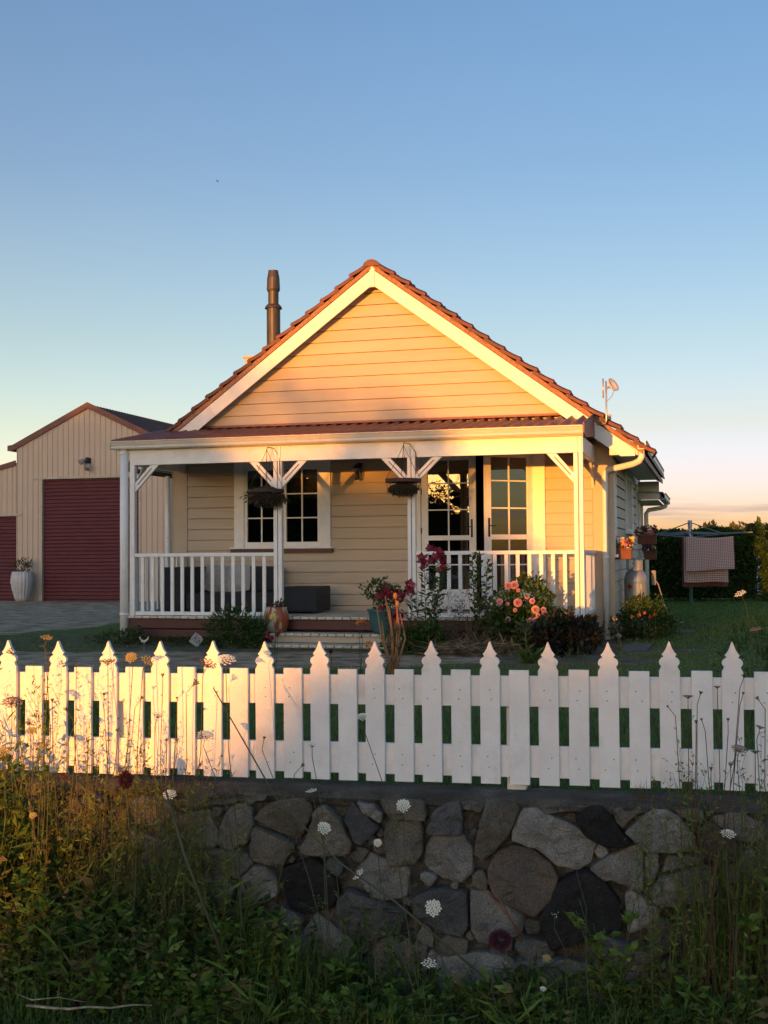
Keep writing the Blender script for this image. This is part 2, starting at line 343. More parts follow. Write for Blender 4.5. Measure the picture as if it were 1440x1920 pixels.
# ================================================================== STONE WALL
STONES=[
('b','0.02,0.2 0.03,0.23 0.23,0.23 0.24,0.15 0.23,0.12 0.07,0.12'),
('d','0.23,0.06 0.28,0.17 0.35,0.25 0.39,0.24 0.41,0.17 0.41,0.06'),
('l','0.4,0.24 0.41,0.18 0.49,0.17 0.53,0.23 0.51,0.26'),
('g','0.24,0.02 0.27,0.05 0.41,0.06 0.45,0.01 0.46,-0.08 0.45,-0.12 0.4,-0.16 0.31,-0.15 0.25,-0.12 0.22,-0.08 0.23,-0.03'),
('b','0.52,0.22 0.6,0.24 0.66,0.23 0.68,0.19 0.63,0.08 0.55,-0.02 0.49,-0.06 0.46,-0.02 0.49,0.11'),
('r','0.64,0.02 0.73,-0 0.82,-0.06 0.85,-0.12 0.82,-0.22 0.74,-0.29 0.65,-0.27 0.56,-0.23 0.52,-0.14 0.53,-0.06 0.57,-0.01'),
('g','0.68,0.19 0.76,0.2 0.88,0.14 0.97,0.1 1.03,0.05 1.01,0.01 1,-0.04 0.94,-0.08 0.84,-0.06 0.76,0.01 0.64,0.04 0.64,0.09'),
('b','0.04,0.11 0.21,0.12 0.22,0.07 0.22,-0.03 0.18,-0.09 0.06,-0.09 0.03,-0.01'),
('d','-0.12,0.2 0.02,0.08 -0.07,0 -0.11,0.01 -0.16,0.12'),
('g','-0.09,0.2 -0.02,0.19 0.03,0.15 0.02,0.1 -0.07,0.15'),
('d','0.16,-0.25 0.27,-0.19 0.42,-0.2 0.43,-0.35 0.4,-0.41 0.3,-0.39 0.18,-0.33'),
('g','0.44,-0.2 0.52,-0.19 0.59,-0.25 0.7,-0.3 0.68,-0.38 0.59,-0.43 0.48,-0.44 0.44,-0.38'),
('k','0.92,-0.09 0.99,-0.08 1.06,-0.13 1.12,-0.21 1.14,-0.28 1.12,-0.34 1.02,-0.37 0.82,-0.45 0.77,-0.36 0.76,-0.29 0.81,-0.21 0.85,-0.14'),
('l','0.76,0.21 0.84,0.26 0.93,0.25 1,0.23 0.92,0.19 0.79,0.17'),
('k','0.93,0.17 1.01,0.22 1.05,0.22 1.1,0.16 1.14,0.1 1.19,0.06 1.17,0.04 1.09,0.03 0.98,0.07 0.94,0.13'),
('b','1.1,0.2 1.13,0.25 1.24,0.27 1.24,0.2 1.18,0.16 1.14,0.12 1.11,0.15'),
('g','1.28,0.22 1.34,0.25 1.39,0.19 1.46,0.1 1.46,0.04 1.39,0.02 1.24,0.02 1.2,0.06 1.15,0.1 1.2,0.15'),
('b','1.37,0.23 1.5,0.24 1.5,0.17 1.43,0.16'),
('g','0.99,-0.07 1.06,-0.02 1.2,0.05 1.23,0.02 1.23,-0.16 1.21,-0.17 1.13,-0.13 1.05,-0.12'),
('g','1.25,0.01 1.3,0.01 1.3,-0.07 1.27,-0.14 1.25,-0.14 1.24,-0.04'),
('g','1.31,-0.07 1.34,0.01 1.48,0.01 1.47,-0.03 1.31,-0.07'),
('g','1.26,-0.16 1.31,-0.09 1.47,-0.04 1.55,-0.08 1.56,-0.12 1.53,-0.17 1.37,-0.22 1.28,-0.21'),
('r','1.47,0.13 1.53,0.17 1.58,0.13 1.65,0.06 1.65,-0 1.56,-0.02 1.48,0.04'),
('g','1.54,0.24 1.67,0.21 1.77,0.16 1.74,0.08 1.63,0.09 1.54,0.16'),
('g','1.15,-0.18 1.18,-0.16 1.3,-0.24 1.29,-0.29 1.21,-0.34 1.16,-0.35 1.15,-0.24'),
('b','1.39,-0.26 1.42,-0.23 1.54,-0.19 1.6,-0.18 1.58,-0.33 1.52,-0.37 1.42,-0.38'),
('g','1.56,-0.02 1.64,-0.02 1.66,-0.1 1.57,-0.12'),
('b','1.62,-0.18 1.75,-0.16 1.77,-0.32 1.72,-0.37 1.6,-0.36'),
('d','1.42,-0.4 1.67,-0.39 1.67,-0.51 1.53,-0.52 1.44,-0.51'),
('d','1.7,-0.38 1.8,-0.32 1.81,-0.48 1.7,-0.53'),
('l','0.67,-0.39 0.8,-0.41 0.83,-0.47 0.69,-0.49 0.64,-0.44'),
('b','-0.59,0.13 -0.52,0.18 -0.35,0.21 -0.32,0.13 -0.38,0 -0.49,0.03 -0.62,0.09'),
('b','-0.62,0.06 -0.49,0.02 -0.4,-0.02 -0.47,-0.13 -0.63,-0.1'),
('b','-0.31,0.14 -0.26,0.18 -0.17,0.1 -0.15,0.04 -0.12,0 -0.14,-0.06 -0.27,-0.07 -0.38,-0.05 -0.33,0.06'),
('l','-0.66,0.25 -0.54,0.25 -0.55,0.19 -0.65,0.16'),
('d','-0.66,0.14 -0.62,0.11 -0.63,-0 -0.66,-0.04'),
('g','-0.61,-0.12 -0.55,-0.13 -0.5,-0.19 -0.49,-0.26 -0.62,-0.34 -0.67,-0.32 -0.68,-0.2'),
('k','-0.48,-0.14 -0.32,-0.08 -0.21,-0.16 -0.19,-0.24 -0.23,-0.32 -0.35,-0.35 -0.44,-0.33'),
('d','-0.2,-0.27 -0.14,-0.22 0,-0.26 0.15,-0.3 0.1,-0.42 -0.07,-0.47 -0.17,-0.44 -0.22,-0.38'),
('g','-0.75,0.13 -0.69,0.17 -0.62,0.15 -0.62,0.05 -0.66,-0.02 -0.75,-0.07 -0.8,-0.04 -0.79,0.05'),
('b','-1.04,0.09 -0.85,0.13 -0.8,0.03 -0.8,-0.05 -0.89,-0.07 -1.01,-0.04 -1.06,0.03'),
('l','-1.03,0.17 -0.82,0.23 -0.7,0.21 -0.71,0.16 -0.8,0.15 -0.93,0.13 -1.01,0.12'),
('g','-1.23,0.18 -1.13,0.18 -1.04,0.16 -1.04,0.08 -1.1,0.04 -1.23,0.04 -1.28,0.12'),
('b','-0.89,-0.07 -0.78,-0.05 -0.64,-0.07 -0.61,-0.12 -0.69,-0.19 -0.78,-0.16 -0.88,-0.12'),
('g','-0.86,-0.15 -0.79,-0.16 -0.71,-0.24 -0.72,-0.28 -0.77,-0.38 -0.85,-0.34 -0.91,-0.27'),
]
STM = {'g': mat('grey_stone', (.29, .275, .25), .85, (.18, .17, .155), scale=7, bump=1.0, bscale=34, rand=.22, dirt=(.17, .155, .12), dirtscale=5, spec=.25),
       'd': mat('slate_stone', (.14, .138, .137), .8, (.085, .084, .084), scale=6, bump=1.0, bscale=34, rand=.2, dirt=(.12, .12, .115), dirtscale=9, spec=.25),
       'k': mat('black_stone', (.034, .032, .032), .8, (.02, .019, .019), scale=6, bump=1.0, bscale=34, rand=.2, spec=.25),
       'b': mat('brown_stone', (.215, .19, .15), .9, (.125, .112, .09), scale=6, bump=1.0, bscale=34, rand=.22, dirt=(.16, .13, .075), dirtscale=6, spec=.2),
       'r': mat('rusty_stone', (.17, .125, .09), .9, (.11, .095, .08), scale=4, bump=1.0, bscale=24, rand=.15, dirt=(.11, .10, .085), dirtscale=3, spec=.2),
       'l': mat('lichen_stone', (.17, .165, .145), .9, (.09, .085, .07), scale=9, bump=1.0, bscale=30, rand=.2, dirt=(.33, .32, .29), dirtscale=9, spec=.2)}
MORT = mat('old_mortar', (.17, .155, .13), .95, (.07, .062, .052), scale=14, bump=1.0, bscale=40, spec=.1)
CAPM = mat('wall_cap', (.13, .12, .10), .95, (.065, .06, .052), scale=5, bump=1.0, bscale=30, dirt=(.27, .26, .24), dirtscale=3, spec=.15)
def stone(poly, tone, parent, y=-.2, label=None, rough=.014):
    n0 = len(poly); P = []
    per = sum(math.dist(poly[i], poly[(i+1) % n0]) for i in range(n0)); step = max(per/26, .012)
    for i in range(n0):
        a, b = poly[i], poly[(i+1) % n0]; k = max(1, round(math.dist(a, b)/step))
        for j in range(k):
            t = j/k; P.append((a[0]+(b[0]-a[0])*t, a[1]+(b[1]-a[1])*t))
    cx = sum(p[0] for p in P)/len(P); cy = sum(p[1] for p in P)/len(P); sz = math.sqrt(per/4)*.5; sd_ = random.random()*90
    V = []; n = len(P); tx_, tz_ = random.uniform(-.10, .10), random.uniform(-.12, .06); fa = random.random()*6.28; fo = random.uniform(-.3, .3)*sz; fs = random.uniform(.05, .22)
    for ring, (sc, dep) in enumerate(((.99, -.10), (1.0, -.012), (.985, .016), (.93, .023), (.80, .026), (.60, .027), (.40, .027), (.2, .027))):
        for (x, z) in P:
            w0 = noise.noise(Vector((x*30, z*30, sd_)))*.008
            xx = cx+(x-cx)*sc; zz = cy+(z-cy)*sc
            d = math.hypot(x-cx, z-cy) or 1; xx += (x-cx)/d*w0; zz += (z-cy)/d*w0
            fd = (xx-cx)*math.cos(fa)+(zz-cy)*math.sin(fa)-fo
            q = dep+(0 if ring < 2 else (xx-cx)*tx_+(zz-cy)*tz_-max(0, fd)*fs)+(0 if ring < 1 else noise.noise(Vector((xx*9, zz*9, sd_)))*.026+noise.noise(Vector((xx*28, zz*28, sd_)))*rough*(1 if ring > 1 else .4))
            V.append((xx, y-q, zz))
    f = [(r*n+j, r*n+(j+1) % n, (r+1)*n+(j+1) % n, (r+1)*n+j) for r in range(7) for j in range(n)]
    V.append((cx, y-.027-noise.noise(Vector((cx*9, cy*9, sd_)))*.02, cy)); c = len(V)-1
    f += [(7*n+j, 7*n+(j+1) % n, c) for j in range(n)]
    area = sum(P[i][0]*P[(i+1) % n][1]-P[(i+1) % n][0]*P[i][1] for i in range(n))
    if area < 0: f = [tuple(reversed(q)) for q in f]
    mb = MB(); mb.add(V, f); o = mb.build('stone', STM[tone], parent, smooth=False)
    if label: o['label'] = label
    return o
WALL = thing('stone_wall', 'low wall of rough grey, black and rusty stones under the white picket fence', 'wall', OF, -TF)
MB().box(-9, 4.5, -.15, .10, -.9, .19).build('mortar_core', MORT, WALL)
def capstone():
    mb = MB(); xs = np.arange(-9, 4.51, .045); prof = [(-.16, .165), (-.19, .18), (-.205, .21), (-.185, .232), (-.08, .236), (.02, .233), (.12, .225), (.13, .12)]
    V = []
    for x in xs:
        for k, (y, z) in enumerate(prof):
            q = noise.noise(Vector((x*5, k*.7, 2)))*.02+noise.noise(Vector((x*22, k*1.7, 7)))*.010
            V.append((x, y-q*(1 if k < 5 else .2), z+noise.noise(Vector((x*6, k*.5, 9)))*(.02 if k < 2 else .006)))
    n = len(prof); f = [(i*n+k, (i+1)*n+k, (i+1)*n+k+1, i*n+k+1) for i in range(len(xs)-1) for k in range(n-1)]
    mb.add(V, f); mb.build('mortar_cap', CAPM, WALL)
capstone()
polys = []
for tone, s in STONES:
    P = [tuple(map(float, q.split(','))) for q in s.split()]; P = [(a, min(b, .215)) for a, b in P]
    cx = sum(p[0] for p in P)/len(P); cz = sum(p[1] for p in P)/len(P)
    # rounding at the corners
    Q = []
    for i in range(len(P)):
        a, b, c = P[i-1], P[i], P[(i+1) % len(P)]
        Q += [(b[0]+(a[0]-b[0])*.09, b[1]+(a[1]-b[1])*.09), (b[0]+(c[0]-b[0])*.09, b[1]+(c[1]-b[1])*.09)]
    polys.append((tone, Q))
def segd(p, a, b):
    ax, az = b[0]-a[0], b[1]-a[1]; L = ax*ax+az*az; t = 0 if L == 0 else max(0, min(1, ((p[0]-a[0])*ax+(p[1]-a[1])*az)/L))
    return math.hypot(p[0]-a[0]-ax*t, p[1]-a[1]-az*t)
allp = [q for _, q in polys]
bbs = [(min(p[0] for p in q), max(p[0] for p in q), min(p[1] for p in q), max(p[1] for p in q)) for q in allp]
def clearance(p, lim):
    if p[1]+.0 > .2: return -1
    best = min(lim, .2-p[1])
    for q, bb in zip(allp, bbs):
        if p[0] < bb[0]-best or p[0] > bb[1]+best or p[1] < bb[2]-best or p[1] > bb[3]+best: continue
        if poly_in(p[0], p[1], q): return -1
        for i in range(len(q)):
            d = segd(p, q[i-1], q[i])
            if d < best: best = d
    return best
def reach(p, t, lim):
    dx, dz = math.cos(t), math.sin(t); best = lim
    if dz > 1e-6: best = min(best, (.2-p[1])/dz)
    if dz < -1e-6: best = min(best, (p[1]+.80)/-dz)
    for q, bb in zip(allp, bbs):
        if p[0] < bb[0]-best or p[0] > bb[1]+best or p[1] < bb[2]-best or p[1] > bb[3]+best: continue
        for i in range(len(q)):
            ax, az = q[i-1]; bx_, bz_ = q[i]; ex, ez = bx_-ax, bz_-az; den = dx*ez-dz*ex
            if abs(den) < 1e-9: continue
            tt = ((ax-p[0])*ez-(az-p[1])*ex)/den; ss = ((ax-p[0])*dz-(az-p[1])*dx)/den
            if tt > 0 and 0 <= ss <= 1 and tt < best: best = tt
    return best
for cmin, tries in ((.10, 260), (.07, 700), (.045, 1200), (.027, 1500), (.015, 1500)):
    for _ in range(tries):
        x = random.uniform(-3.1, 2.6); z = random.uniform(-.74, .17); c = clearance((x, z), .2)
        if c < cmin: continue
        n = random.choice((7, 8, 9)); a0 = random.random()*6; c = min(c, .14); Q = []
        for i in range(n):
            t = a0+2*math.pi*i/n+random.uniform(-.25, .25); r = reach((x, z), t, c*random.uniform(1.25, 2.1))
            r = max(r-.003, c*.7); Q.append((x+r*math.cos(t), min(.2, z+r*math.sin(t))))
        allp.append(Q); bbs.append((min(p[0] for p in Q), max(p[0] for p in Q), min(p[1] for p in Q), max(p[1] for p in Q)))
        polys.append((random.choice('gdbbglgrd') if cmin > .03 else random.choice('gbldg'), Q))
print('stones', len(polys))
polys.sort(key=lambda t: -(max(p[0] for p in t[1])-min(p[0] for p in t[1])))
for i, (tone, Q) in enumerate(polys[:290]):
    cx = sum(p[0] for p in Q)/len(Q); cz = sum(p[1] for p in Q)/len(Q)
    big = max(p[0] for p in Q)-min(p[0] for p in Q) > .1
    stone([(cx+(a-cx)*1.015, min(.222, cz+(b-cz)*1.015)) for a, b in Q], tone, WALL, y=-.2+random.uniform(-.02, .02) if big else -.165+random.uniform(-.015, .01), rough=.016 if big else .008)
def course(x0, x1):          # wall beyond the picture
    x = x0
    while x < x1:
        wd = random.uniform(.25, .4); z = -.75
        while z < .18:
            h = random.uniform(.18, .32); h = min(h, .19-z) if .19-z-h > .08 else .19-z
            stone([(x+.01, z+.02), (x+.03, z+h-.02), (x+wd-.04, z+h-.01), (x+wd-.01, z+h*.5), (x+wd-.03, z+.01)], random.choice('gdbl'), WALL); z += h
        x += wd
# ================================================================== PICKET FENCE
FENCE = thing('picket_fence', 'low white timber picket fence with turned tops along the stone wall', 'fence', OF, -TF)
def finial():
    pts = [(-.0475, 0), (.0475, 0), (.0475, .547)]
    pts += [(.043, .552)]                                    # small notch, round bulb, flare, concave spear
    for a in range(1, 9):
        t = -math.pi/2*.62+a/8*(math.pi*.62+.10*math.pi); pts.append((.0475*math.cos(t) if a < 8 else .028, .586+.029*math.sin(t)))
    pts += [(.026, .613), (.034, .622), (.026, .630), (.018, .642), (.0115, .656), (.0065, .671), (.003, .680), (0, .684)]
    right = pts[1:]; left = [(-x, z) for x, z in reversed(right) if x > 1e-6]
    return right+left
def picket_mesh(outline, nm):
    o = MB().prism(outline, -.011, .011).build(nm, FWHITE, FENCE, bevel=.0022); return o
pf = picket_mesh(finial(), 'picket'); ps = picket_mesh([(-.0475, 0), (.0475, 0), (.0475, .547), (-.0475, .547)], 'picket')
pf.location = (-2.029+.2828*20, 0, .262); ps.location = (-1.886+.2828*20, 0, .262)
def bumpz(u): return .25+.0055*(u+1.9)
for k in range(-38, 20):
    for src, off in ((pf, -2.029), (ps, -1.886)):
        u = off+.2828*k
        share('picket', src, FENCE, (u+random.uniform(-.002, .002), random.uniform(-.002, .002), bumpz(u)+random.uniform(-.003, .003)), (0, random.uniform(-.004, .004), 0))
nh = MB()
for k in range(-8, 14):
    for off in (-2.029, -1.886):
        u = off+.2828*k
        for z in (.70+.0055*(u+1.9), .655+.0055*(u+1.9), .38+.0055*(u+1.9), .33+.0055*(u+1.9)):
            x = u+random.uniform(-.022, .022); q = [(x+.0032*math.cos(t*1.047), z+.0032*math.sin(t*1.047)) for t in range(6)]
            nh.prism(q[::-1], -.0122, -.0105)
tag(nh.build('nail_head', mat('rusty_nail', (.16, .12, .10), .7), FENCE), kind='stuff')
for z0, z1 in ((.619, .765), (.28, .43)):
    for x0, x1 in ((-13, -7.6), (-7.597, -3.4), (-3.397, .635), (.638, 3.5)):
        a, b = .0055*(x0+1.9), .0055*(x1+1.9)
        MB().add([(x, y, z+q) for y in (.013, .045) for x, q in ((x0, a), (x1, b)) for z in (z0, z1)], [(0, 2, 3, 1), (4, 5, 7, 6), (0, 1, 5, 4), (2, 6, 7, 3), (0, 4, 6, 2), (1, 3, 7, 5)]).build('rail', FWHITE, FENCE, bevel=.002)
for x in (-10.1, -7.6, -5.5, -3.4, -1.42, .636, 2.65):
    MB().box(x-.045, x+.045, .047, .137, -.1, .72).build('fence_post', FWHITE, FENCE, bevel=.003)
# ================================================================== HOUSE
HOUSE = thing('house', 'single storey weatherboard cottage with red tiled gable roof and white front veranda', 'house', OH, -TH)
WV = 2.0; UL, UR = -4.41, 3.23; APU, APZ, SLP = -.58, 6.09, .738; VG = 1.48
TRIM = WHITE
def rows(zs):  # weatherboard profile
    return
BM = {}
def board(u0, u1, z, h, parent, v=WV, clip=None, mat_=None, name='weatherboard'):
    """one lapped board; clip = function z -> (umin, umax)"""
    a0, a1 = (u0, u1); b0, b1 = (u0, u1)
    if clip:
        c = clip(z); d = clip(z+h)
        a0, a1 = max(u0, c[0]), min(u1, c[1]); b0, b1 = max(u0, d[0]), min(u1, d[1])
        if a1 <= a0: return
        if b1 < b0: b0 = b1 = (b0+b1)/2
    zb = z+.011; V = [(a0, v-.034, zb), (a1, v-.034, zb), (b1, v-.014, z+h), (b0, v-.014, z+h), (a0, v+.008, zb), (a1, v+.008, zb), (b1, v+.008, z+h), (b0, v+.008, z+h)]
    return MB().add(V, [(0, 1, 2, 3), (4, 7, 6, 5), (0, 4, 5, 1), (3, 2, 6, 7), (0, 3, 7, 4), (1, 5, 6, 2)]).build(name, mat_ or BEIGE, parent)
def piece(name, mb, m_, parent=HOUSE, bevel=0, smooth=False): return mb.build(name, m_, parent, smooth, bevel)
# front wall core with openings: window -3.05..-1.66 x 1.55..2.88 ; door .10..1.96 x .46..3.02
fw = MB()
for u0, u1, z0, z1 in ((UL, -3.05, .0, 3.6), (-3.05, -1.66, 0, 1.55), (-3.05, -1.66, 2.88, 3.6), (-1.66, .10, 0, 3.6), (.10, 1.96, 0, .46), (.10, 1.96, 3.02, 3.6), (1.96, UR, 0, 3.6)):
    fw.box(u0, u1, WV+.012, WV+.14, z0, z1)
FRONT = piece('front_wall', fw, BEIGE2)
for k in range(16):
    z = .135+.188*k
    if z+.188 < .42: continue
    segs = [(-4.12, 2.93)]
    def cut(segs, a, b): return [s for q in segs for s in ((q[0], min(q[1], a)), (max(q[0], b), q[1])) if s[1]-s[0] > .02]
    if z+.1 > 1.42 and z < 3.0: segs = cut(segs, -3.235, -1.475)
    if z+.1 > .44: segs = cut(segs, -.045, 2.175)
    for a, b in segs: board(a, b, z, .188, FRONT)
piece('corner_board', MB().box(UL, -4.125, WV-.035, WV+.01, .30, 3.25), BEIGE2, FRONT)
piece('corner_board', MB().box(2.935, UR+.035, WV-.035, WV+.01, .17, 3.30), BEIGE2, FRONT)
# gable
GV = 1.72
GAB = piece('gable_wall', MB().prism([(-4.3, 3.2), (3.1, 3.2), (APU, 5.93)], GV+.012, WV+.12), BEIGE2)
def gclip(z): h = (APZ-.20-z)/SLP; return (APU-h, APU+h)
for k in range(12):
    z = 3.56+.1975*k
    if z < 5.8: board(-9, 9, z, .1975, GAB, clip=gclip, v=GV)
# side wall (u = UR), boards run along v
SIDE = piece('side_wall', MB().box(UR-.14, UR-.012, WV+.142, 9.9, 0, 3.1), BEIGE2)
def sboard(v0, v1, z, h, u=UR):
    zb = z+.013; V = [(u+.036, v0, zb), (u+.036, v1, zb), (u+.012, v1, z+h), (u+.012, v0, z+h), (u-.008, v0, zb), (u-.008, v1, zb), (u-.008, v1, z+h), (u-.008, v0, z+h)]
    MB().add(V, [(0, 1, 2, 3), (4, 7, 6, 5), (0, 4, 5, 1), (3, 2, 6, 7), (0, 3, 7, 4), (1, 5, 6, 2)]).build('weatherboard', BEIGE, SIDE)
SW = [(2.04, 2.42, 1.30, 2.86), (4.75, 6.65, 1.72, 2.90), (8.0, 9.1, 1.8, 2.8)]
for k in range(15):
    z = .20+.176*k
    if z > 2.85: break
    segs = [(WV+.015, 9.9)]
    for a, b, c, d in SW:
        if z+.1 > c-.05 and z < d: segs = cut(segs, a, b)
    for a, b in segs: sboard(a, b, z, .176)
def side_window(a, b, z0, z1, ncol):
    W = piece('side_window', MB().box(UR-.012, UR+.05, a, a+.09, z0, z1).box(UR-.012, UR+.05, b-.09, b, z0, z1).box(UR-.012, UR+.05, a+.09, b-.09, z1-.1, z1).box(UR-.012, UR+.09, a-.03, b+.03, z0-.05, z0), WHITE)
    n = ncol; wd = (b-a-.18)/n
    for i in range(n):
        x0 = a+.09+i*wd; x1 = x0+wd
        piece('sash', MB().box(UR, UR+.035, x0+.002, x0+.05, z0+.002, z1-.102).box(UR, UR+.035, x1-.05, x1-.002, z0+.002, z1-.102).box(UR, UR+.035, x0+.05, x1-.05, z0+.002, z0+.05).box(UR, UR+.035, x0+.05, x1-.05, z1-.15, z1-.102), WHITE, W)
        piece('pane', MB().box(UR+.010, UR+.014, x0+.05, x1-.05, z0+.05, z1-.15), mat('dark_glass', (.01, .012, .015), .05, spec=.8), W)
side_window(*SW[0][:2], 1.35, 2.86, 1); side_window(4.75, 6.65, 1.77, 2.90, 3); side_window(8.0, 9.1, 1.85, 2.8, 1)
# other outer walls, floor and dark room
piece('left_wall', MB().box(UL, UL+.12, WV+.145, 9.9, 0, 3.1), BEIGE2); piece('back_wall', MB().box(UL, UR, 9.9, 10.0, 0, 3.1), BEIGE2)
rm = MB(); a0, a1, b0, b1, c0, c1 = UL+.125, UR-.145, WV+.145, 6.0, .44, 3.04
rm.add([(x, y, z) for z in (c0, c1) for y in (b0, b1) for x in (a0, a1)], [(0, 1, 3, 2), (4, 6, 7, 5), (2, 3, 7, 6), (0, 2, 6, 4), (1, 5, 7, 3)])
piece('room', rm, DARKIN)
piece('room_chest', MB().box(.9, 1.6, 4.2, 4.8, .45, 1.55).box(.2, .6, 3.2, 3.6, .45, 1.3), mat('dim_furniture', (.07, .05, .04), .7))
# ---- roof
ROOF = piece('roof', MB().prism([(APU, APZ+.04), (3.78, APZ+.04-SLP*4.36), (3.78, APZ-.05-SLP*4.36), (APU, APZ-.10), (-4.94, APZ-.05-SLP*4.36), (-4.94, APZ+.04-SLP*4.36)], VG+.14, 8.6), TILE)
def course_mesh(sg):
    mb = MB(); n = 14; L = 4.38/n
    for k in range(n):
        d0 = k*L; x0 = APU+sg*d0; z0 = APZ+.10-SLP*d0; x1 = APU+sg*(d0+L+.02); z1 = APZ+.045-SLP*(d0+L+.02)+.06
        v = VG+.30
        pts = [(x0, z0-.05), (x0, z0), (x1, z1+.02), (x1, z1-.03)]
        if sg > 0: pts = pts[::-1]
        mb.prism(pts, v, 8.6)
    return mb
for sg in (-1, 1): piece('tile_courses', course_mesh(sg), TILE, ROOF)
ct = math.atan(SLP)
def verge_tile(sg):            # one pressed verge tile: roll on top, upturned nose, thick front lip
    mb = MB(); Lt = .345; pts = []
    prof = [(0, 0.02), (.0, .066), (.05, .092), (.10, .085), (.16, .058), (.24, .056), (.32, .085), (.36, .076), (.36, .02)]
    V = []; K = [(-.03, -.012), (.04, .0), (.18, .006), (.27, .018), (.315, .028), (Lt, .016), (Lt, -.022)]
    for d, dz in K:
        for y, z in prof: V.append((sg*d, y, z+dz-(0.02 if d == Lt and dz < 0 else 0)))
    n = len(prof); f = [(i*n+j, (i+1)*n+j, (i+1)*n+j+1, i*n+j+1) for i in range(len(K)-1) for j in range(n-1)]
    f += [(i*n+n-1, (i+1)*n+n-1, (i+1)*n, i*n) for i in range(len(K)-1)]
    f += [tuple(range(n)), tuple(range((len(K)-1)*n+n-1, (len(K)-1)*n-1, -1))]
    if sg < 0: f = [tuple(reversed(q)) for q in f]
    mb.add(V, f); return mb
for sg in (-1, 1):
    src = piece('roof_tile', verge_tile(sg), TILE, ROOF); step = 4.40*math.sqrt(1+SLP**2)/17
    for k in range(17):
        d = .06+k*step*math.cos(ct); loc = (APU+sg*d, VG-.035+random.uniform(-.008, .008), APZ+.068-SLP*d)
        rot = (0, sg*(ct-.045)+random.uniform(-.03, .03), random.uniform(-.03, .03))
        if k == 0: src.location = loc; src.rotation_euler = rot
        else: share('roof_tile', src, ROOF, loc, rot)
rc = [(-.15, -.06), (-.12, .0), (-.06, .045), (.02, .052), (.09, .025), (.15, -.055)]
for k in range(3):
    o = piece('ridge_tile', MB().prism([(x*(1+.08*(k % 2)), z) for x, z in rc], 0, .45 if k < 2 else 6.2), TILE, ROOF); o.location = (APU, VG-.06+k*.44, APZ+.10-.012*k)
for sg in (-1, 1):
    d1 = 4.32
    mo = MB(); n = 60; V = []
    for i in range(n+1):
        d = .02+d1*i/n; x = APU+sg*d; z = APZ-SLP*d; q = .012*noise.noise(Vector((d*6, sg, 0)))
        V += [(x, VG-.012+q, z+.008), (x, VG-.02+q, z+.09+q*2), (x, VG+.14, z+.09)]
    f = [(i*3+k, (i+1)*3+k, (i+1)*3+k+1, i*3+k+1) for i in range(n) for k in range(2)]
    if sg < 0: f = [tuple(reversed(q)) for q in f]
    mo.add(V, f); piece('pointing', mo, MORTAR, ROOF)
    x1 = APU+sg*4.10; zt = APZ-SLP*4.10
    pts = [(APU+sg*.046, APZ-SLP*.046), (x1, zt), (x1+sg*.12, zt-.09-.02), (x1+sg*.12, zt-.19), (x1-sg*.10, zt-.19), (APU+sg*.046, APZ-.262-SLP*.046)]
    if sg > 0: pts = pts[::-1]
    piece('barge_board', MB().prism(pts, VG, VG+.03), WHITE, ROOF, bevel=.004)
    # verge soffit under the overhang
    so = [(APU, APZ-.07), (x1, zt-.07), (x1, zt-.09), (APU, APZ-.09)]
    if sg > 0: so = so[::-1]
    piece('verge_soffit', MB().prism(so, VG+.032, GV+.01), WHITE, ROOF)
piece('apex_block', MB().box(APU-.045, APU+.045, VG-.012, VG+.03, APZ-.30, APZ+.02).prism([(APU-.045, APZ+.0201), (APU+.045, APZ+.0201), (APU, APZ+.06)], VG-.012, VG+.03), WHITE, ROOF, bevel=.004)
# eaves: soffit, fascia, gutter on the right, same on the left
GPROF = [(0, 0), (0, .14), (.012, .14), (.012, .012), (.10, .012), (.115, .03), (.105, .11), (.125, .14), (.137, .14), (.12, .105), (.128, .03), (.108, 0)]
def gutter_u(u, v0, v1, z, sg=1, name='gutter'):
    pts = [(u+sg*a, z+b) for a, b in GPROF]
    if sg > 0: pts = pts[::-1]
    return piece(name, MB().prism(pts, v0, v1), CREAM, ROOF)
for sg, ue in ((1, 3.66), (-1, -4.82)):
    uw = UR+.035 if sg > 0 else UL-.002
    piece('eave_soffit', MB().box(min(uw, ue), max(uw, ue), VG+.03, 8.6, 2.915, 2.935), CREAM, ROOF)
    piece('fascia', MB().box(min(ue, ue+sg*.02), max(ue, ue+sg*.02), VG+.035, 8.6, 2.89, 3.03), WHITE, ROOF)
    gutter_u(ue+sg*.021, VG-.02, 8.6, 2.975, sg)
piece('eave_box_end', MB().prism([(3.24, 2.90), (3.67, 2.90), (3.67, 2.98), (3.24, 3.25)], VG+.035, VG+.06), WHITE, ROOF)
# lower roof at the back
BR = piece('rear_roof', MB().prism([(-4.3, 3.0), (3.78, 2.62), (3.78, 2.66), (-4.3, 3.06)], 8.62, 11.6), SHEDR)
piece('fascia', MB().box(UR+.035, 3.70, 8.62, 8.65, 2.50, 2.885), CREAM, BR)
piece('eave_soffit', MB().box(UR-.5, 3.68, 8.66, 11.6, 2.48, 2.495), CREAM, BR)
pts = [(3.70+a, 2.50+b) for a, b in GPROF][::-1]; piece('gutter', MB().prism(pts, 8.64, 11.62), CREAM, BR)
piece('rear_extension', MB().box(-2, UR-.02, 10.05, 11.4, 0, 2.47), BEIGE2)
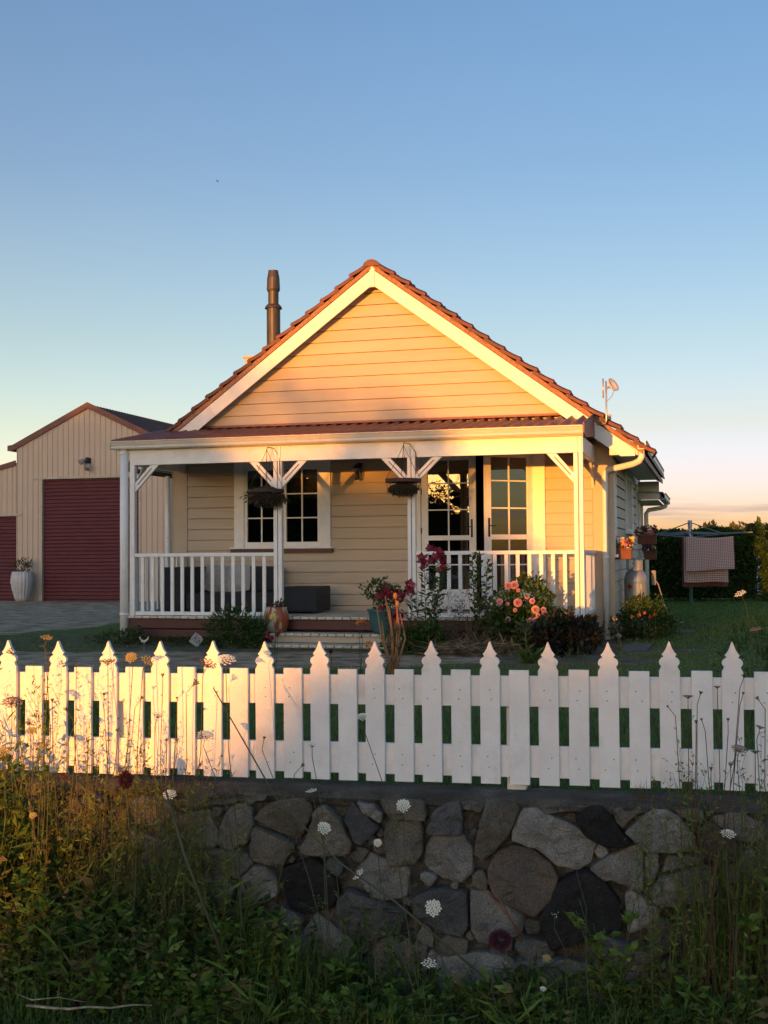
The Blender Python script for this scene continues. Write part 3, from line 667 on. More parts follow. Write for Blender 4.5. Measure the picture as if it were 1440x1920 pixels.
# ---- veranda
BZ0, BZ1 = 2.83, 3.07
piece('veranda_beam', MB().box(-4.226, 2.99, .005, .09, BZ0, BZ1), WHITE, bevel=.004)
piece('veranda_beam', MB().box(-4.226, -4.14, .095, WV-.04, BZ0, BZ1), WHITE, bevel=.004); piece('veranda_beam', MB().box(2.90, 2.985, .095, WV-.04, BZ0, BZ1), WHITE, bevel=.004)
piece('fascia', MB().box(-4.45, 3.0, -.03, .003, BZ1+.004, 3.14), CREAM)
GP2 = [(0, 0), (-.085, 0), (-.10, .02), (-.085, .05), (-.10, .075), (-.115, .11), (-.13, .115), (-.13, .128), (-.10, .125), (-.08, .03), (-.012, .012), (-.012, .12), (0, .12)]
vg = MB(); vg.prismx([(-.032+y, 3.083+z) for y, z in GP2], -4.50, -.98).prismx([(-.030+y, 3.085+z) for y, z in GP2], -.975, 3.0)
vg.box(-4.503, -4.497, -.16, -.03, 3.083, 3.210).box(2.997, 3.003, -.16, -.03, 3.083, 3.210)
piece('gutter', vg, CREAM)
piece('gutter_joint', MB().prismx([(-.035+y*1.03, 3.080+z*1.04) for y, z in GP2], -1.0, -.955), CREAM)
vr = MB(); n = 400; V = []
for i in range(n+1):
    u = -4.51+7.54*i/n; ph = 2*math.pi*u/.178; zz = .030*math.cos(ph)+.007*math.cos(2*ph)
    for v, z in ((-.13, 3.198), (.5, 3.315), (1.0, 3.41), (GV-.03, 3.545)): V.append((u, v, z+zz))
V += [(a, b, c-.014) for a, b, c in V]; o4 = (n+1)*4
f = [(i*4+k, (i+1)*4+k, (i+1)*4+k+1, i*4+k+1) for i in range(n) for k in range(3)]+[(o4+i*4+k, o4+i*4+k+1, o4+(i+1)*4+k+1, o4+(i+1)*4+k) for i in range(n) for k in range(3)]
f += [(i*4, o4+i*4, o4+(i+1)*4, (i+1)*4) for i in range(n)]
vr.add(V, f); piece('veranda_roof', vr, VROOF, smooth=True)
piece('roof_flashing', MB().add([(-4.1, GV-.045, 3.575), (2.70, GV-.045, 3.575), (2.70, GV-.18, 3.555), (-4.1, GV-.18, 3.555), (2.70, GV-.04, 3.61), (-4.1, GV-.04, 3.61)], [(0, 3, 2, 1), (0, 1, 4, 5)]), VROOF)
piece('veranda_ceiling', MB().box(-4.15, 2.92, .1, WV-.04, 3.075, 3.09), BEIGE2)
piece('roof_end_panel', MB().prismx([(-.13, 3.10), (-.13, 3.25), (GV-.03, 3.60), (GV-.03, 3.22), (.15, 3.06)][::-1], 3.006, 3.024), VROOF)
piece('roof_end_panel', MB().prismx([(-.10, 3.12), (-.10, 3.24), (GV-.03, 3.57), (GV-.03, 3.25), (.2, 3.08)][::-1], -4.50, -4.485), VROOF)
def slot_post(u0, u1, v0=0, z0=.43):
    w_ = (u1-u0-.012)/2
    P_ = piece('post', MB().box(u0, u0+w_, v0, v0+.09, z0, BZ0-.001).box(u1-w_, u1, v0, v0+.09, z0, BZ0-.001), WHITE, bevel=.003)
    piece('post_slot', MB().box(u0+w_+.001, u1-w_-.001, v0+.018, v0+.07, z0, BZ0-.002), MAROON, P_)
    piece('post_head', MB().box(u0+.012, u0+w_, v0-.012, v0+.003, BZ0, BZ1-.01).box(u1-w_, u1-.012, v0-.012, v0+.003, BZ0, BZ1-.01), WHITE, P_)
slot_post(-1.775, -1.64); slot_post(.365, .485); slot_post(2.85, 2.985)
piece('post', MB().box(-4.226, -4.14, 0, .09, .43, BZ0-.001), WHITE, bevel=.003)
def brace(ua, ub, zb, w=.145):
    """from the beam (ua..) down to the post face ub"""
    s = 1 if ub > ua else -1
    pts = [(ua, BZ0-.002), (ua+s*w, BZ0-.002), (ub, zb+w*1.02), (ub, zb)]
    if s < 0: pts = pts[::-1]
    B = piece('brace', MB().prism(pts, .022, .068), WHITE, bevel=.003)
    mx_, mz_ = ua+s*w*.5, BZ0; ex, ez = ub, zb+w*.51; dx, dz = ex-mx_, ez-mz_; L = math.hypot(dx, dz); dx /= L; dz /= L; nx_, nz_ = -dz*.007, dx*.007
    p0 = (mx_+dx*.07, mz_+dz*.07); p1 = (ex-dx*.06, ez-dz*.06)
    q = [(p0[0]+nx_, p0[1]+nz_), (p0[0]-nx_, p0[1]-nz_), (p1[0]-nx_, p1[1]-nz_), (p1[0]+nx_, p1[1]+nz_)]
    if dx < 0: q = q[::-1]
    piece('brace_slot', MB().prism(q, .0195, .0225), MAROON, B)
brace(-2.18, -1.777, 2.40); brace(-1.235, -1.638, 2.42); brace(-.05, .363, 2.40); brace(.895, .487, 2.43); brace(2.455, 2.848, 2.39); brace(-3.73, -4.138, 2.40)
def sbrace(u):
    piece('brace', MB().prismx([(.50, BZ0-.002), (.36, BZ0-.002), (.092, 2.42), (.092, 2.56)], u-.02, u+.02), WHITE)
    if u > 0: piece('brace', MB().prismx([(WV-.50, BZ0-.002), (WV-.36, BZ0-.002), (WV-.04, 2.42), (WV-.04, 2.56)][::-1], u-.02, u+.02), WHITE)
sbrace(2.94); sbrace(-4.18)
def railing(pts_u, ua, ub):
    R_ = piece('railing', MB().box(ua, ub, .012, .078, 1.362, 1.417).box(ua, ub, .02, .07, .437, .492), WHITE, bevel=.004)
    src = None
    for u in pts_u:
        if src is None: src = piece('baluster', MB().box(-.0285, .0285, .03, .058, .492, 1.362), WHITE, R_, bevel=.003); src.location = (u, 0, 0)
        else: share('baluster', src, R_, (u+random.uniform(-.003, .003), 0, 0))
railing([-4.018+.1725*k for k in range(13)], -4.138, -1.777); railing([.64+.1722*k for k in range(13)], .487, 2.848)
def railing_side(u, v0, v1):
    R_ = piece('railing', MB().box(u-.033, u+.033, v0, v1, 1.362, 1.417).box(u-.025, u+.025, v0, v1, .437, .492), WHITE, bevel=.004)
    src = None; n = int((v1-v0)/.17); sp = (v1-v0)/n
    for k in range(n):
        v = v0+sp*(k+.5)
        if src is None: src = piece('baluster', MB().box(u-.014, u+.014, -.0285, .0285, .492, 1.362), WHITE, R_, bevel=.003); src.location = (0, v, 0)
        else: share('baluster', src, R_, (0, v, 0))
railing_side(2.945, .092, WV-.04); railing_side(-4.18, .092, WV-.04)
DECK = piece('deck', MB().box(-4.24, 2.98, .03, WV-.01, .30, .385), MAROON)
src = piece('deck_board', MB().box(-.0605, .0605, -.05, WV-.037, .388, .43), DECKM, DECK, bevel=.006); src.location = (-4.18, 0, 0)
for k in range(1, 54): share('deck_board', src, DECK, (-4.18+.1330*k, random.uniform(-.008, .004), random.uniform(-.002, .002)), (0, 0, 0))
piece('skirt_board', MB().box(-4.24, 2.97, .0, .025, .235, .375).box(-3.95, -1.72, -.06, -.02, .10, .215).box(-4.24, 2.97, .30, .33, 0, .29), MAROON, DECK)
piece('skirt_board', MB().box(2.955, 2.98, .03, WV-.1, .25, .375).box(2.955, 2.98, .03, WV-.1, .05, .22), mat('grey_brown_skirt', (.16, .12, .10), .7), DECK)
for (u0, u1, v0, v1, z) in ((-1.72, .42, -.36, -.01, .19), (-1.90, .46, -.72, -.32, .045)):
    ST = piece('step', MB().box(u0+.03, u1-.03, v0+.045, v1, max(0, z-.13), z-.034), BEIGE2)
    s_ = None; n = int((u1-u0)/.133)
    for k in range(n):
        if s_ is None: s_ = piece('step_board', MB().box(-.0605, .0605, v0, v1-.004, z-.032, z+.006), DECKM, ST, bevel=.006); s_.location = (u0+.0665, 0, 0)
        else: share('step_board', s_, ST, (u0+.0665+.133*k, random.uniform(-.006, .006), random.uniform(-.002, .002)))
# downpipes
def pipe(path, r=.042, name='downpipe', col=WHITE, rings=()):
    mb = MB().tube(path, r, 14)
    for z, c in rings: mb.tube([(c[0], c[1], z-.02), (c[0], c[1], z+.02)], r+.006, 14)
    return piece(name, mb, col, smooth=True)
pipe([(-4.31, -.02, 0.0), (-4.31, -.02, 3.09)], .068, rings=((.45, (-4.31, -.02)), (3.02, (-4.31, -.02))))
pipe([(3.135, WV-.10, 0.0), (3.135, WV-.10, 2.60), (3.145, WV-.10, 2.66), (3.19, WV-.12, 2.70), (3.42, WV-.25, 2.73), (3.60, WV-.38, 2.76), (3.70, WV-.45, 2.80), (3.735, WV-.47, 2.86), (3.735, WV-.47, 2.985)], .05, rings=((1.3, (3.135, WV-.10)), (2.55, (3.135, WV-.10))))
pipe([(3.30, 11.0, .0), (3.30, 11.0, 2.28), (3.36, 11.0, 2.36), (3.62, 11.0, 2.40), (3.74, 11.0, 2.44), (3.76, 11.0, 2.51)], .05)
pipe([(-4.47, WV-.1, 0.3), (-4.47, WV-.1, 2.78)], .04, rings=((1.72, (-4.47, WV-.1)),)); 
# ---- window
WIN = piece('window', MB().box(-3.232, -3.05, WV-.055, WV+.03, 1.50, 3.06).box(-1.66, -1.478, WV-.055, WV+.03, 1.50, 3.06).box(-3.05, -1.66, WV-.055, WV+.03, 2.90, 3.06)
            .box(-3.30, -1.425, WV-.10, WV+.03, 1.485, 1.512), WHITE, bevel=.004)
piece('window_sill', MB().box(-3.29, -1.435, WV-.085, WV+.01, 1.415, 1.484), MAROON, WIN)
for u0, u1 in ((-3.048, -2.42), (-2.33, -1.662)):
    g0, g1 = u0+.052, u1-.052; zb, zt = 1.60, 2.84
    S_ = MB().box(u0, g0, WV-.035, WV+.01, 1.513, 2.898).box(g1, u1, WV-.035, WV+.01, 1.513, 2.898).box(g0, g1, WV-.035, WV+.01, 1.513, zb).box(g0, g1, WV-.035, WV+.01, zt, 2.898)
    c = (g0+g1)/2; S_.box(c-.011, c+.011, WV-.028, WV+.0, zb, zt)
    for k in (1, 2):
        z = zb+(zt-zb)*k/3; S_.box(g0, c-.0112, WV-.027, WV+.0, z-.011, z+.011).box(c+.0112, g1, WV-.027, WV+.0, z-.011, z+.011)
    piece('sash', S_, WHITE, WIN, bevel=.002)
    for i in range(2):
        for k in range(3):
            a = g0 if i == 0 else c+.011; b = c-.011 if i == 0 else g1; q0 = zb+(zt-zb)*k/3+(.011 if k else 0); q1 = zb+(zt-zb)*(k+1)/3-(.011 if k < 2 else 0)
            piece('pane', MB().box(a, b, WV-.012, WV-.008, q0, q1), GLASS, WIN)
piece('mullion', MB().box(-2.419, -2.331, WV-.05, WV+.01, 1.513, 2.898), WHITE, WIN)
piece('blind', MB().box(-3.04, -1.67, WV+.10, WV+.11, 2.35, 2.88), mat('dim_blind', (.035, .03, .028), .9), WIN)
# ---- french doors
DC = MB().box(-.042, .098, WV-.055, WV+.03, .46, 3.06).box(1.972, 2.172, WV-.055, WV+.03, .46, 3.06).box(.098, 1.972, WV-.055, WV+.03, 3.0, 3.06)
piece('door_casing', DC, WHITE, bevel=.004)
piece('door_sill', MB().box(-.04, 2.25, WV-.12, WV+.1, .432, .458), MAROON)
def leaf(w, sgn):
    """door leaf, local x from hinge to free edge, z up, hinge at origin"""
    st = .115; z0, z1 = 0, 2.53; g0, g1 = st, w-st; c = (g0+g1)/2
    m_ = MB()
    def bx(a, b, y0, y1, p, q): m_.box(min(sgn*a, sgn*b), max(sgn*a, sgn*b), y0, y1, p, q)
    bx(0, g0, -.02, .02, z0, z1); bx(g1, w, -.02, .02, z0, z1); bx(g0, g1, -.02, .02, z0, .325); bx(g0, g1, -.02, .02, 1.135, 1.215); bx(g0, g1, -.02, .02, 2.46, z1)
    bx(c-.012, c+.012, -.013, .013, .325, 1.135); bx(c-.012, c+.012, -.013, .013, 1.215, 2.46)
    hs = [(.325, 1.135, (.73,)), (1.215, 2.46, (1.64, 2.05+.03))]
    panes = []
    for lo, hi, cuts in hs:
        e = [lo, *cuts, hi]
        for z in cuts: bx(g0, c-.0122, -.012, .012, z-.011, z+.011); bx(c+.0122, g1, -.012, .012, z-.011, z+.011)
        for i in range(len(e)-1):
            for a, b in ((g0, c-.012), (c+.012, g1)): panes.append((a, b, e[i]+(.011 if i else 0), e[i+1]-(.011 if i < len(e)-2 else 0)))
    return m_, panes
for hinge, sgn, w_, rot, nm in ((.102, 1, .925, 0, None), (1.962, -1, .90, math.radians(40), None)):
    m_, panes = leaf(w_, sgn); L_ = piece('door', m_, WHITE, bevel=.003); L_.location = (hinge, WV+.0, .465); L_.rotation_euler = (0, 0, rot)
    for a, b, p, q in panes: piece('pane', MB().box(min(sgn*a, sgn*b), max(sgn*a, sgn*b), -.002, .002, p, q), GLASS, L_)
    piece('handle', MB().box(sgn*(w_-.07)-.017, sgn*(w_-.07)+.017, -.028, -.0205, 1.18, 1.48).tube([(sgn*(w_-.07), -.03, 1.36), (sgn*(w_-.07), -.065, 1.36), (sgn*(w_-.18), -.065, 1.355)], .008, 8), BLACK, L_)
    piece('hinge', MB().box(sgn*-.012, sgn*.012, -.03, -.02, .5, .6).box(min(sgn*-.012, sgn*.012), max(sgn*-.012, sgn*.012), -.03, -.0203, 1.25, 1.35).box(min(sgn*-.012, sgn*.012), max(sgn*-.012, sgn*.012), -.03, -.0203, 1.9, 2.0), BLACK, L_)
# ---- chimney and flue
CH = piece('chimney', MB().box(-4.17, -3.32, 4.8, 5.6, 3.2, 5.31).box(-4.20, -3.29, 4.77, 5.63, 5.311, 5.35), BEIGE2)
fl = MB().tube([(-3.67, 5.1, 5.2), (-3.67, 5.1, 6.33)], .137, 20).tube([(-3.67, 5.1, 6.33), (-3.67, 5.1, 6.37), (-3.67, 5.1, 6.41)], [.175, .165, .13], 20)
fl.tube([(-3.67, 5.1, 6.41), (-3.67, 5.1, 6.68)], .105, 20).tube([(-3.67, 5.1, 6.68), (-3.67, 5.1, 6.72), (-3.67, 5.1, 6.95), (-3.67, 5.1, 7.08), (-3.67, 5.1, 7.10)], [.12, .135, .125, .10, .105], 20)
piece('flue', fl, BRONZE, CH, smooth=False)
piece('subfloor', MB().box(UL+.02, UR-.03, WV+.15, 9.88, -.05, .43).box(-4.2, 2.9, .34, WV, -.02, .02), mat('dark_underfloor', (.02, .018, .016), .9))
# ================================================================== SHED
SO = Vector((-10.67, 37.5, 0))
SHED = thing('farm_shed', 'beige steel farm shed with maroon roller doors at the end of the gravel drive', 'shed', SO, -TH)
def ribs(u0, u1, z0f, z1f, v=0, pitch=.183, dep=.022):
    mb = MB(); u = u0; V = []; 
    xs = []
    while u < u1:
        xs += [(u, 0), (min(u+.012, u1), dep), (min(u+.034, u1), dep), (min(u+.046, u1), 0)]; u += pitch
    xs.append((u1, 0)); xs = [q for i, q in enumerate(xs) if i == 0 or q[0] > xs[i-1][0]+1e-5]
    for x, d in xs: V += [(x, v-d, z0f(x)), (x, v-d, z1f(x))]
    mb.add(V, [(2*i, 2*i+2, 2*i+3, 2*i+1) for i in range(len(xs)-1)]); return mb
rf = lambda x: 6.03-.477*abs(x-1.57)
lf = lambda x: 4.31+.25*(x+.93)
piece('wall_cladding', ribs(-.93, -.06, lambda x: 0, rf), SHEDW, SHED); piece('wall_cladding', ribs(-.06, 3.34, lambda x: 3.86, rf), SHEDW, SHED); piece('wall_cladding', ribs(3.34, 4.24, lambda x: 0, rf), SHEDW, SHED)
piece('wall_cladding', ribs(-4.6, -.935, lambda x: 2.72, lf, v=.002), SHEDW, SHED)
piece('side_cladding', MB().box(4.2, 4.24, .03, 10, 0, 4.75).box(-4.6, -4.56, .03, 10, 0, 3.38), SHEDW, SHED)
def roller(u0, u1, z1, v=.06, pitch=.115):
    mb = MB(); n = int(z1/pitch*6); V = []
    for i in range(n+1):
        z = z1*i/n; d = .022*math.sin(2*math.pi*z/pitch); V += [(u0, v+d, z), (u1, v+d, z)]
    mb.add(V, [(2*i, 2*i+1, 2*i+3, 2*i+2) for i in range(n)]); return mb
D_ = piece('roller_door', roller(0, 3.30, 3.78), SHEDD, SHED, smooth=True)
piece('handle', MB().box(1.9, 2.05, .01, .04, .98, 1.03), BLACK, D_)
D2 = piece('roller_door', roller(-3.9, -.95, 2.66), SHEDD, SHED, smooth=True)
piece('door_frame', MB().box(-.06, -.005, -.03, .12, 0, 3.80).box(3.305, 3.36, -.03, .12, 0, 3.80).box(-.35, 3.5, -.045, .0, 3.80, 3.87).box(-4.0, -.72, -.045, -.003, 2.67, 2.735), mat('pale_frame', (.50, .44, .36), .5), SHED)
piece('shed_roof', MB().prism([(1.57, 6.08), (4.40, 6.08-.477*2.83), (4.40, 6.04-.477*2.83), (1.57, 6.04), (-1.2, 6.04-.477*2.77), (-1.2, 6.08-.477*2.77)][::-1], .05, 10), SHEDR, SHED)
rb = MB()
for k in range(50):
    v = .15+k*.2
    rb.prism([(1.57, 6.082), (4.41, 6.082-.477*2.84), (4.41, 6.115-.477*2.84), (1.57, 6.115)][::-1], v, v+.03)
piece('roof_rib', rb, SHEDR, SHED)
piece('lean_roof', MB().prism([(-.94, 4.36), (-4.7, 3.42), (-4.7, 3.38), (-.94, 4.32)][::-1], .05, 10), SHEDR, SHED)
piece('barge_trim', MB().prism([(1.57, 6.16), (4.42, 6.16-.477*2.85), (4.42, 5.98-.477*2.85), (1.57, 5.97), (-1.05, 5.97-.477*2.62), (-1.22, 5.97-.477*2.62), (-1.22, 6.14-.477*2.62), (-1.05, 6.16-.477*2.62)][::-1], -.07, -.024), SHEDT, SHED)
piece('barge_trim', MB().prism([(-.94, 4.42), (-4.72, 3.48), (-4.72, 3.33), (-.94, 4.27)][::-1], -.07, -.024), SHEDT, SHED)
fl = piece('floodlight', MB().ball((1.60, -.10, 4.34), .10, 0, 10, 6, (.8, 1, 1.1)).box(1.57, 1.68, -.06, -.022, 4.25, 4.42), BLACK, SHED)
piece('lamp_head', MB().tube([(1.52, -.14, 4.36), (1.42, -.26, 4.27)], [.05, .09], 12).tube([(1.66, -.14, 4.22), (1.68, -.24, 4.06)], [.05, .09], 12), mat('lamp_glass', (.5, .5, .48), .2, metal=.5), fl)
def gpt(px, py): # ground point under a measured image point
    a = (px-720)/2250; b = -(py-960)/2250; d = F+RT*a+UP*b; t = -CAMZ/d.z; return Vector((0, 0, CAMZ))+d*t
# ================================================================== FAR PLANTS
LF_D = leafmat('leaf_deep_green', (.026, .055, .014), (.045, .08, .02)); LF_M = leafmat('leaf_mid_green', (.055, .115, .022), (.085, .15, .034))
LF_Y = leafmat('leaf_yellow_green', (.085, .12, .025), (.12, .14, .04)); LF_O = leafmat('leaf_olive', (.07, .07, .025), (.11, .10, .04))
LF_B = leafmat('leaf_dry_brown', (.11, .07, .035), (.17, .12, .07)); LF_P = leafmat('leaf_dusky_purple', (.025, .022, .024), (.045, .04, .042))
LF_S = leafmat('leaf_silver', (.13, .15, .12), (.17, .19, .15)); BARK = mat('bark', (.07, .055, .04), .9, bump=1)
def blob_pts(n, c, r, rng=RNG, shell=.55):
    d = unit(rng.normal(size=(n, 3))); q = rng.uniform(shell**3, 1, n)**(1/3)
    lump = 1+.22*np.sin(d[:, 0]*5+c[0])*np.cos(d[:, 1]*4+c[1]*2)+.12*np.sin(d[:, 2]*9+c[0]*3)
    return np.array(c)+d*np.array(r)*(q*lump)[:, None], d
def foliage(name, blobs, leaf, mats, parent, up=.3, w=.6, ndiv=None, probs=None):
    P = []; D = []
    for c, r, n in blobs:
        p, d = blob_pts(n, c, r); P.append(p); D.append(d)
    P = np.concatenate(P); D = np.concatenate(D)+RNG.normal(size=(len(P), 3))*.7+np.array([0, 0, up])
    L = RNG.uniform(.6, 1.25, len(P))*leaf; V, Fq = leafarr(P, D, L, L*w); k = len(mats)
    return npmesh(name, V, Fq, mats, RNG.choice(k, len(P), p=probs), parent)
def tree(name, label, base, h, blobs, leaf, mats, cat='tree', group=None, trunk=.15, probs=None, up=.1):
    t = thing(name, label, cat, base, 0, group)
    tb = MB(); tb.tube([(0, 0, -.1), (.03, .02, h*.35), (-.04, .03, h*.7)], [trunk, trunk*.75, trunk*.3], 8)
    for c, r, n in blobs[:5]:
        tb.tube([(0, .01, h*.28), (c[0]*.5, c[1]*.5, (h*.3+c[2])*.5), tuple(c)], [trunk*.5, trunk*.3, trunk*.08], 6)
    tb.build('trunk', BARK, t); foliage('crown', blobs, leaf, mats, t, up=up, probs=probs)
    return t
# the far side of the road, behind the photographer: seen in the door glass, and it throws the evening shade
SL = Vector((math.cos(math.radians(25)), -math.sin(math.radians(25)), 0)); SA = Vector((math.sin(math.radians(25)), math.cos(math.radians(25)), 0))
def BW(a, s, z=0): return SL*a+SA*s+Vector((0, 0, z))
def bank():
    mb = MB(); n = 40; prof = [(-58, -.75), (-54, .6), (-52, .95), (-49, 1.0), (-46, .5), (-41, -.75)]; V = []
    for i in range(n+1):
        a = -70+130*i/n
        for s, z in prof: p = BW(a, s, z+(.1*noise.noise(Vector((a*.4, s, 0))) if z > 0 else -.02)); V.append(tuple(p))
    f = [(i*6+k, (i+1)*6+k, (i+1)*6+k+1, i*6+k+1) for i in range(n) for k in range(5)]
    mb.add(V, f); tag(mb.build('road_bank', VERGEM, smooth=True), 'low grassy bank on the far side of the road', None, None, 'structure')
bank()
def shade_hedge(name, label, a0, a1, top, fuzz=.5, s=-50, dens=900, leaf=.22, probs=None):
    t = thing(name, label, 'hedge', BW((a0+a1)/2, s, -.75), 0)
    n = int(dens*(a1-a0)); a = RNG.uniform(a0, a1, n); tp = np.array([top(x) for x in a]); q = RNG.uniform(0, 1, n)
    lump = .5*np.sin(a*2.1)+.35*np.sin(a*5.3+1)
    z = .3+(tp+fuzz*lump*.6-.3)*q**.7; ss = s+RNG.uniform(-1, 1, n)*1.1*(1-.4*q)
    P = np.stack([a, ss, z], 1); W_ = P[:, :1]*np.array(SL)+P[:, 1:2]*np.array(SA); W_[:, 2] = P[:, 2]; W_ -= np.array(t.location)
    D = RNG.normal(size=(n, 3)); L = RNG.uniform(.7, 1.3, n)*leaf; V, Fq = leafarr(W_, D, L, L*.7)
    npmesh('foliage', V, Fq, [LF_D, LF_M], RNG.choice(2, n), t)
    mb = MB()
    k = a0+.3
    while k < a1:
        p = BW(k, s)-Vector(t.location); hh = top(k)+.75
        mb.tube([(p.x, p.y, -.05), (p.x+.05, p.y, hh*.5), (p.x-.1, p.y+.1, hh*.85)], [.06, .04, .015], 5); k += .8
    mb.build('stems', BARK, t)
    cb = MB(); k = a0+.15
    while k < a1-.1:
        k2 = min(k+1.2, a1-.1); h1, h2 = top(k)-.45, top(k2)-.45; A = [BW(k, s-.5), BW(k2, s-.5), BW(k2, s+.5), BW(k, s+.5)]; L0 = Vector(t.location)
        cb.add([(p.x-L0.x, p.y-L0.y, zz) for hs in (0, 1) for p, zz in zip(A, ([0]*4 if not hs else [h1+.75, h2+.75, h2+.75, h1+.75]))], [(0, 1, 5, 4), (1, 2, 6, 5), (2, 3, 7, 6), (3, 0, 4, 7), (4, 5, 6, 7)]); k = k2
    cb.build('opaque_core', mat('hedge_inside', (.012, .014, .008), .95), t)  # solid dark core, added to stop light passing through the leaves
    return t
interp = lambda xs, ys: (lambda x: float(np.interp(x, xs, ys)))
shade_hedge('roadside_hedge', 'loose dark hedge across the road, to the right of the gap the sun shines through', -3.9, 12, interp([-3.9, -3.6, -3.4, -3.15, -2.9, -2.0, -1.0, 1, 12], [1.15, 1.35, 1.6, 1.95, 2.2, 2.38, 2.5, 3.0, 3.4]), .18, dens=1100)
shade_hedge('roadside_thicket', 'thicket across the road rising towards the left of the sunny gap', -13.5, -5.4, interp([-13.5, -12, -11, -9.8, -9, -7.7, -7, -5.9, -5.4], [6.4, 5.75, 5.25, 4.5, 4.35, 4.3, 4.05, 3.1, 1.9]), .28, dens=1500)
shade_hedge('roadside_windbreak', 'tall windbreak hedge across the road, farthest to the left', -34, -13.5, interp([-34, -24, -13.5], [8.2, 8.15, 6.0]), .35, dens=900, leaf=.35)
for a, s, h, r, lb_ in ((-8.6, -50, 5.25, .42, 'broad sapling in the middle of the thicket across the road'), (-9.6, -51, 5.5, .36, 'rear sapling left of the middle of the roadside thicket'), (-10.5, -49, 5.6, .45, 'front sapling in the left half of the roadside thicket'), (-7.4, -52, 4.75, .3, 'rearmost low sapling in the roadside thicket'), (-11.3, -50, 6.0, .5, 'tallest sapling, at the left end of the roadside thicket'), (-8.0, -49.5, 5.0, .22, 'very slender sapling beside the broad one in the thicket'), (-6.9, -49, 4.55, .2, 'lowest sapling, nearest the sunny gap in the thicket')):
    tree('roadside_sapling', lb_, BW(a, s, .10), h-.3, [((0, 0, h+.2), (r*1.5, r, r*.8), 110), ((r*.8, 0, h-.25), (r, r, r), 70), ((-r, 0, h-.5), (r, r, r*.9), 70)], .2, [LF_D, LF_M], group='saplings above the thicket across the road', trunk=.05)
tree('roadside_tree', 'dark tree reflected beside the low sun in the closed french door', BW(1.9, -44, -.75), 10, [((0, 0, 8.5), (1.9, 1.9, 1.5), 1200), ((.7, 0, 6.6), (2.4, 2.2, 1.6), 1500), ((-.6, 0, 4.6), (2.0, 2.0, 1.6), 1300)], .3, [LF_D, LF_M], trunk=.25)
# ---- clipped hedge behind the clothes line
def hedge_back():
    A = at(1150, 1127, 34.5); B = at(1437, 1129, 33.6); A.z = B.z = 0; d = (B-A); Lh = d.length; d.normalize(); nrm = Vector((-d.y, d.x, 0)); C = (A+B)/2
    t = thing('clipped_hedge', 'dark clipped hedge with a rounded right end behind the clothes line', 'hedge', C)
    n = 30000; x = RNG.uniform(0, Lh, n); z = RNG.uniform(0, 1, n)**.8; rnd = np.clip((x-(Lh-.9))/.9, 0, 1); H = 1.95*(1-.30*rnd**2.5)*np.where(x > Lh-.06, .8, 1)
    face = RNG.choice(3, n, p=[.55, .3, .15]); yy = np.where(face == 0, -.6, np.where(face == 1, RNG.uniform(-.6, .6, n), .6)); zz = np.where(face == 1, 1, z)*H
    lump = .06*np.sin(x*5)+.05*np.sin(x*2.3+zz*4)
    edge = np.clip(zz-(H-.28), 0, .3); yy = yy*(1-edge*.9)+lump*np.sign(yy)
    side = RNG.uniform(0, 1, n) < .10; x = np.where(side, Lh-.02-.4*np.clip(zz/H-.7, 0, .3), x); yy = np.where(side, RNG.uniform(-.6, .6, n), yy)
    P = np.array(A)+x[:, None]*np.array(d)+yy[:, None]*np.array(nrm); P[:, 2] = zz+RNG.normal(size=n)*.02+lump*.5; P[:, :2] += RNG.normal(size=(n, 2))*.03; P -= np.array(C)
    D = RNG.normal(size=(n, 3))+np.array([-nrm.x*.0, -1.0, .5]); L = RNG.uniform(.05, .11, n); V, Fq = leafarr(P, D, L, L*.6)
    npmesh('foliage', V, Fq, [LF_D, LF_M], RNG.choice(2, n, p=[.5, .5]), t)
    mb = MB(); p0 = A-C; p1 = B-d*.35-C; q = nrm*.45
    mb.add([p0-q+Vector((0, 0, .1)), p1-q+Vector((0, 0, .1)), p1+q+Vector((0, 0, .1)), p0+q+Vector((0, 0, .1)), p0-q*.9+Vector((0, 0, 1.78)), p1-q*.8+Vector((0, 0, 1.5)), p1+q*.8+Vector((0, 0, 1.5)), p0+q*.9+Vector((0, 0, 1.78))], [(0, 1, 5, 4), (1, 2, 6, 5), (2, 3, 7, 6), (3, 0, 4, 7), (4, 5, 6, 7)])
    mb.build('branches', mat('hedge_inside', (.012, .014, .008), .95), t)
hedge_back()
def far(px, ytop, Y, wpx, label, mats, name='far_tree', leaf=.35, cat='tree', probs=None, base=0):
    c = at(px, ytop+6, Y); hh = c.z; wd = wpx/2250*Y/2
    bl = [((0, 0, hh*.68), (wd*.8, wd*.6, hh*.27), 420), ((-wd*.5, 0, hh*.55), (wd*.6, wd*.5, hh*.28), 320), ((wd*.5, 0, hh*.55), (wd*.6, wd*.5, hh*.30), 320), ((0, 0, hh*.35), (wd, wd*.6, hh*.32), 420)]
    return tree(name, label, (c.x, c.y, base), hh*.7, bl, leaf, mats, cat, trunk=.12, probs=probs)
FT = [(1228, 1000, 110, 40, 'small dark far tree just right of the rear downpipe'), (1262, 998, 105, 46, 'low round far tree left of the clothes line hub'), (1330, 976, 85, 60, 'golden lit far pine just right of the clothes line hub'),
      (1352, 985, 95, 40, 'short far tree between the two taller golden ones'), (1385, 976, 88, 56, 'wide golden far tree above the hedge top'), (1418, 972, 84, 50, 'broad olive far tree near the right edge of the view'), (1455, 972, 82, 60, 'tallest far tree, cut by the right edge of the view'), (1300, 992, 100, 40, 'dark far tree directly behind the clothes line hub')]
for px, y, Y, wp, lb in FT: far(px, y, Y, wp, lb, [LF_O, LF_Y, LF_D], leaf=.42, probs=[.55, .38, .07])
